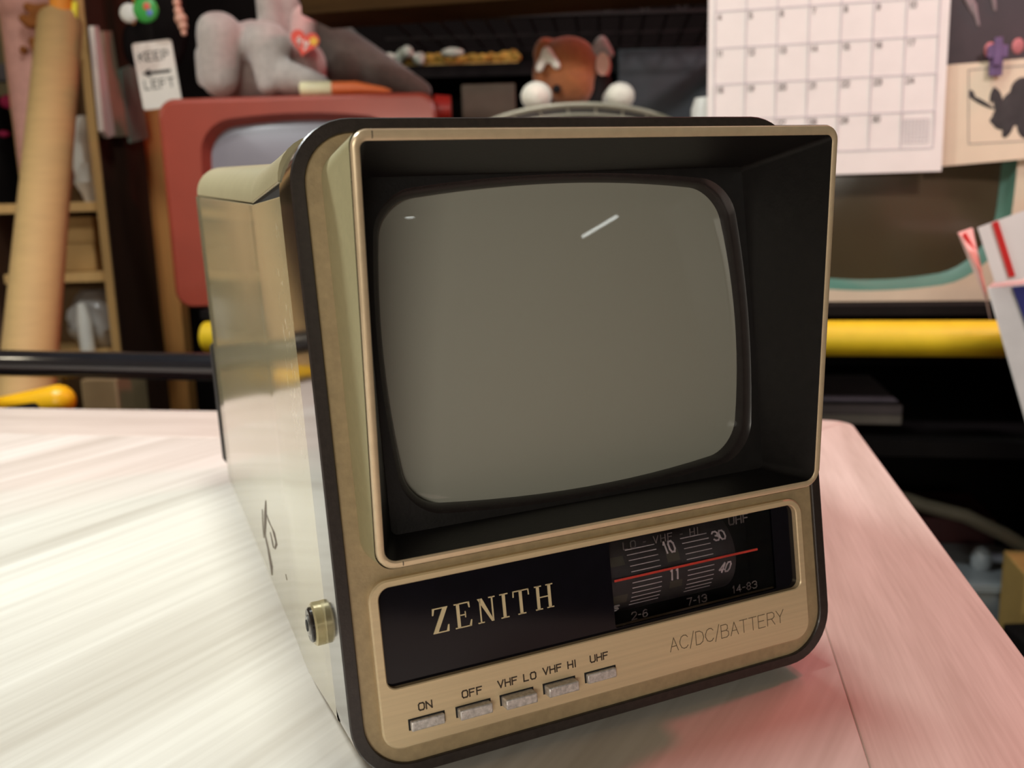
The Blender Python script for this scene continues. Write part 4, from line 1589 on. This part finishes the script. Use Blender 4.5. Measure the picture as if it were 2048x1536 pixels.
mp_ = bpy.data.materials.new('bag_film')
mp_.use_nodes = True
tt = NT(mp_)
tt.b.inputs['Base Color'].default_value = rgb(196, 192, 188)
tt.b.inputs['Roughness'].default_value = .22
tt.b.inputs['Transmission Weight'].default_value = .35
c = at(196, 620, 1.49)
bag('plastic_bag', (c.x, 1.49, 0), (.044, .052, (at(196, 580, 1.49).z - shz[2]) / 2), shz[2] + .001, mp_, 'crumpled clear plastic bag below the brown cartons in the bookcase', 3)
c = at(170, 640, 1.43)
o = MB().tube([(c.x, 1.428, shz[2] + .001), (c.x, 1.428, at(170, 640, 1.43).z), (c.x - .002, 1.428, at(170, 606, 1.43).z)], [.011, .011, .006], 16).build('bottle', M['plastic_white'], smooth=40)
tag(o, 'white plastic bottle beside the clear bag in the bookcase', 'bottle')
c = at(176, 330, 1.5)
bag('plastic_bag', (c.x + .006, 1.5, 0), (.023, .05, (at(176, 235, 1.5).z - shz[0]) / 2), shz[0] + .001, M['plastic_white'], 'white plastic bag on the bookcase shelf right of the cardboard tube', 5)
mb = MB()
c0_ = at(58, 60, 1.49)
mb.capsule((c0_.x, 1.495, shz[0] + .045), (c0_.x + .002, 1.495, at(74, 40, 1.49).z), .040, .042)
mb.ball((c0_.x + .004, 1.49, at(80, 0, 1.49).z), .048)
pk = mb.build('plush_toy', M['pink_cloth'], remesh=.004)
tag(pk, 'pink cloth doll with brown tufts behind the cardboard tube', 'plush toy')
for v_ in range(1):
    mb = MB()
    for i in range(14):
        mb.ball(Vector((at(62, 30, 1.446).x + random.uniform(-.014, .022), 1.446 + random.uniform(-.006, .006), at(62, 32, 1.446).z + random.uniform(-.014, .014))), random.uniform(.006, .010), nu=8, nv=6)
    for i in range(9):
        mb.ball(Vector((at(58, 95, 1.450).x + random.uniform(-.012, .016), 1.450, at(58, 92, 1.450).z + random.uniform(-.008, .008))), random.uniform(.005, .008), nu=8, nv=6)
    keep(mb.build('hair_tuft', mat('tuft_brown', rgb(150, 88, 36), .9, 0, .25, 90), remesh=.003), pk)

# big kraft tube
TY = 1.36
t0 = at(120, 46, TY)
t1 = at(66, 640, 1.04)
dirv = (t1 - t0).normalized()
kfl = (FLOOR + .018 - t0.z) / dirv.z
t2 = t0 + dirv * kfl
tubeo = empty('cardboard_tube', t2, label='long thick kraft cardboard tube leaning upright at the left, in front of the bookcase', cat='tube')
mb = MB()
r = .0290
up_ = dirv.orthogonal().normalized()
w_ = dirv.cross(up_)


def tr(p, rr):
    return [p + (up_ * math.cos(2 * math.pi * j / 40) + w_ * math.sin(2 * math.pi * j / 40)) * rr for j in range(40)]


mb.loft([tr(t0, r - .003), tr(t0, r), tr(t2, r), tr(t2, r - .003), tr(t0, r - .003)], False, False)
keep(mb.build('shell', M['kraft'], smooth=40), tubeo)
c = t0 + Vector((.008, .0, 0))
o = MB().capsule(t0 + dirv * .03 + Vector((.002, 0, 0)), at(122, -30, TY), .0145, .0145).build('foam_stick', mat('orange_foam', rgb(226, 142, 40), .7, 0, .08, 40))
tag(o, 'orange foam stick poking out of the top of the cardboard tube', 'stick')
o = MB().capsule(t0 + dirv * .03 + Vector((.0195, 0, 0)), at(149, 10, TY), .0045, .0050).build('marker', mat('lime_yellow', rgb(226, 224, 50), .5, 0, .05, 40))
tag(o, 'bright yellow stick with rounded end in the top of the cardboard tube', 'stick')

# papers and sleeve held on the dark side of the bookcase
hold = PX + .0015


def sidesheet(name, quad, x, th, m, lab, cat):
    """thin sheet parallel to the bookcase side: pixel corners projected on the plane X = x"""
    w = []
    for u, v in quad:
        r_ = rw(u, v)
        w.append(Vector((0, 0, CAMZ)) + r_ * (x / r_.x))
    n = len(w)
    mb = MB().add(w + [p_ - Vector((th, 0, 0)) for p_ in w], [tuple(range(n)), tuple(range(2 * n - 1, n - 1, -1))] + [(i, (i + 1) % n, n + (i + 1) % n, n + i) for i in range(n)])
    o = mb.build(name, m, smooth=0)
    return tag(o, lab, cat)


sidesheet('paper_pad', [(207, 62), (224, 62), (258, 272), (226, 274)], hold + .006, .0058, mat('pad_beige', rgb(186, 166, 140), .8, 0, .08, 40), 'beige paper pad on the dark bookcase side between white card and teal sleeve', 'paper')
sidesheet('paper_card', [(188, 52), (197, 52), (230, 268), (219, 276), (208, 262)], hold + .0145, .008, M['white_paper'], 'narrow white card stuck on the dark bookcase side, left of the beige pad', 'paper')
sidesheet('plastic_sleeve', [(240, 140), (272, 128), (298, 276), (262, 286)], hold + .0050, .0045, mat('sleeve_teal', rgb(140, 166, 152), .3, 0, .25, 18), 'pale teal plastic sleeve behind the white direction tag', 'sleeve')

# lanyards with badges and the direction tag
HY = 1.31
HK = .60
keep(MB().tube([(PX + .0015, 1.42, HK), (PX + .09, 1.42, HK)], .004, 10).build('peg', M['nickel']), bc)
keep(MB().tube([(PX + .0015, 1.462, HK), (PX + .09, 1.462, HK)], .004, 10).build('peg', M['nickel']), bc)
hookat = lambda dx: Vector((PX + dx, 1.42, HK - .0068))
tagc = at(315, 150, HY)
kt = empty('luggage_tag', tagc, label='white hanging tag reading KEEP LEFT with a left arrow', cat='tag')
W_, H__ = at(355, 150, HY).x - at(276, 150, HY).x, at(315, 86, HY).z - at(315, 220, HY).z
rotm = Matrix.Translation(tagc) @ Matrix.Rotation(R_(90), 4, 'X') @ Matrix.Rotation(R_(5), 4, 'Z')


def tagmesh(mb, name, m, par):
    mb.v = [tuple(rotm @ Vector(p_)) for p_ in mb.v]
    return keep(mb.build(name, m, smooth=0), par)


tb = tagmesh(MB().prism(rrect(-W_ / 2, W_ / 2, -H__ / 2, H__ / 2, .004, 5), -.001, .001), 'card', M['white_paper'], kt)
mb = MB()
text(mb, 'KEEP', -.0205, .0195, .0110, .0078, .0030, .0016, .001, .0014)
text(mb, 'LEFT', -.0195, -.0170, .0110, .0078, .0030, .0016, .001, .0014)
mb.prism([(-.010, .0035), (-.010, .0015), (.019, .0015), (.019, .0055), (-.010, .0055)], .001, .0014)
mb.prism([(-.0195, .0035), (-.009, -.0025), (-.009, .0095)], .001, .0014)
tagmesh(mb, 'printed_arrow_and_words', M['ink'], tb)
top = rotm @ Vector((0, H__ / 2 + .0005, 0))
keep(MB().tube([top, top + Vector((0, .004, .012)), hookat(.060)], .0025, 8).build('strap', M['near_black']), kt)


def badge(px, r, m, label, dx, Y):
    c = at(px[0], px[1], Y)
    e = empty('badge', c, label=label, cat='badge', group='round badges on lanyards')
    Mx = Matrix.Translation(c) @ Matrix.Rotation(R_(90), 4, 'X')
    mb = MB()
    rg = []
    for k, z in ((0.2, .004), (.6, .0035), (.9, .002), (1, 0), (.97, -.002)):
        rg.append([Mx @ Vector((r * k * math.cos(2 * math.pi * j / 28), r * k * math.sin(2 * math.pi * j / 28), z)) for j in range(28)])
    keep(MB().loft(rg).build('disc', m, smooth=50), e)
    keep(MB().tube([c + Vector((0, .003, r * .6)), c + Vector((0, .01, r * 1.3)), hookat(dx)], .0025, 8).build('strap', M['near_black']), e)
    return e, Mx


badge((258, 26), .0125, M['plastic_white'], 'white round badge hanging left of the green badge', .026, 1.288)
e, Mx = badge((291, 19), .0165, mat('badge_green', rgb(60, 160, 70), .35, 0, .06, 40), 'green round badge with red and blue spots above the direction tag', .043, 1.27)
for nm, col, x, y, r in (('red_spot', (214, 92, 72), .003, .003, .005), ('blue_spot', (96, 120, 210), .006, -.005, .004)):
    mb = MB()
    mb.ball((x, y, .0035), (r, r, .0012), nu=12, nv=6)
    mb.v = [tuple(Mx @ Vector(p_)) for p_ in mb.v]
    keep(mb.build(nm, mat(nm, rgb(*col), .4, 0, .05, 40)), e)
# black bag hanging behind the badges
mb = MB()
c = at(322, 30, 1.46)
mb.ball((c.x, 1.462, c.z), (.040, .018, .085))
mb.capsule((c.x, 1.462, c.z + .06), (c.x, 1.462, HK - .018), .014, .010)
mb.ball((at(262, 90, 1.46).x, 1.462, at(262, 90, 1.46).z), (.014, .012, .034))
mb.capsule((at(262, 90, 1.46).x, 1.462, at(262, 90, 1.46).z), (c.x, 1.462, c.z), .010, .014)
o = mb.build('pouch', M['near_black'], remesh=.004)
tag(o, 'black fabric pouch hanging behind the badges', 'pouch')
bd = MB()
e = empty('bead_string', at(363, 50, HY), label='string of pale pink beads hanging left of the grey plush', cat='beads')
mb = MB()
for i, (u, v, r) in enumerate(((352, -10, .006), (354, 6, .0055), (357, 22, .006), (362, 38, .0085), (366, 52, .0065), (368, 66, .004))):
    keep(MB().ball(at(u, v, HY), r, nu=12, nv=8).build('bead', mat('bead_pink', rgb(226, 172, 150), .35, 0, .12, 60) if i == 0 else bpy.data.materials['bead_pink']), e)
keep(MB().tube([at(369, 78, HY), at(366, 52, HY), at(354, 6, HY), hookat(.078)], .0014, 6).build('cord', M['near_black']), e)

# yellow-handled tool on a low cart behind the table
cart = empty('cart', (-.45, .96, FLOOR), label='low dark cart behind the far left table edge', cat='cart')
cz = -.060
keep(MB().box(-.470, -.26, .885, .98, cz - .02, cz).build('tray', M['near_black'], bevel=.002), cart)
for x in (-.455, -.275):
    for y in (.90, .965):
        keep(MB().box(x - .01, x + .01, y - .01, y + .01, FLOOR, cz - .02).build('leg', M['near_black']), cart)
a, b = at(-40, 820, .912), at(146, 793, .912)
tl = empty('clamp', (b.x - .03, .912, cz), label='yellow plastic clamp handle sticking up behind the left table edge', cat='tool')
mb = MB().capsule((a.x, .912, a.z - .004), (b.x - .015, .912, b.z - .004), .0125, .0165)
keep(mb.build('handle', M['tool_yellow']), tl)
mb = MB().capsule((at(20, 824, .898).x, .898, at(20, 824, .898).z), (at(70, 816, .898).x, .898, at(70, 816, .898).z), .006, .006)
keep(mb.build('grip', M['near_black']), tl)
keep(MB().box(b.x - .045, b.x - .015, .900, .925, cz + .0006, b.z - .012).build('jaw', M['near_black'], bevel=.002), tl)
p, q = at(168, 830, 1.2), at(232, 758, 1.2)
o = MB().box(p.x, q.x, 1.2, 1.3, FLOOR, q.z).build('carton', mat('carton_beige', rgb(186, 164, 124), .8, 0, .06, 30), bevel=.002)
tag(o, 'tall beige carton standing under the black rail beside the bookcase edge', 'box')

# clutter at the far left edge
o = MB().box(at(-80, 160, 2.0).x, at(19, 160, 2.0).x, 2.0, 2.03, at(10, 162, 2.0).z, at(10, 126, 2.0).z).build('wall_box', mat('box_grey', rgb(120, 124, 132), .5, 0, .2, 30), bevel=.003)
tag(o, 'small grey box at the left edge in front of the pale wall', 'box')
jk = empty('jacket', (at(0, 300, 1.75).x, 1.75, 0), label='black jacket with magenta lining hanging at the far left', cat='jacket')
mb = MB()
ca = at(8, 330, 1.75)
mb.capsule((ca.x - .02, 1.75, at(0, 225, 1.75).z), (ca.x + .008, 1.75, at(0, 470, 1.75).z), .040, .048)
mb.capsule((ca.x - .06, 1.75, at(0, 250, 1.75).z), (ca.x - .05, 1.75, FLOOR + .02), .05, .06)
keep(mb.build('body', M['near_black'], remesh=.005), jk)
mb = MB()
for u, v, ru, rv in ((18, 203, .017, .012), (34, 240, .008, .014), (8, 268, .01, .006)):
    p = at(u, v, 1.70)
    mb.ball(p, (ru, .008, rv), nu=12, nv=8)
keep(mb.build('lining', mat('magenta', rgb(190, 40, 96), .7, 0, .15, 60)), jk)
o = MB().box(-1.25, at(16, 430, 1.46).x, 1.40, 1.52, FLOOR, at(20, 412, 1.50).z).build('cabinet', M['brown_side'], bevel=.003)
tag(o, 'low brown cabinet at the far left behind the cardboard tube', 'cabinet')
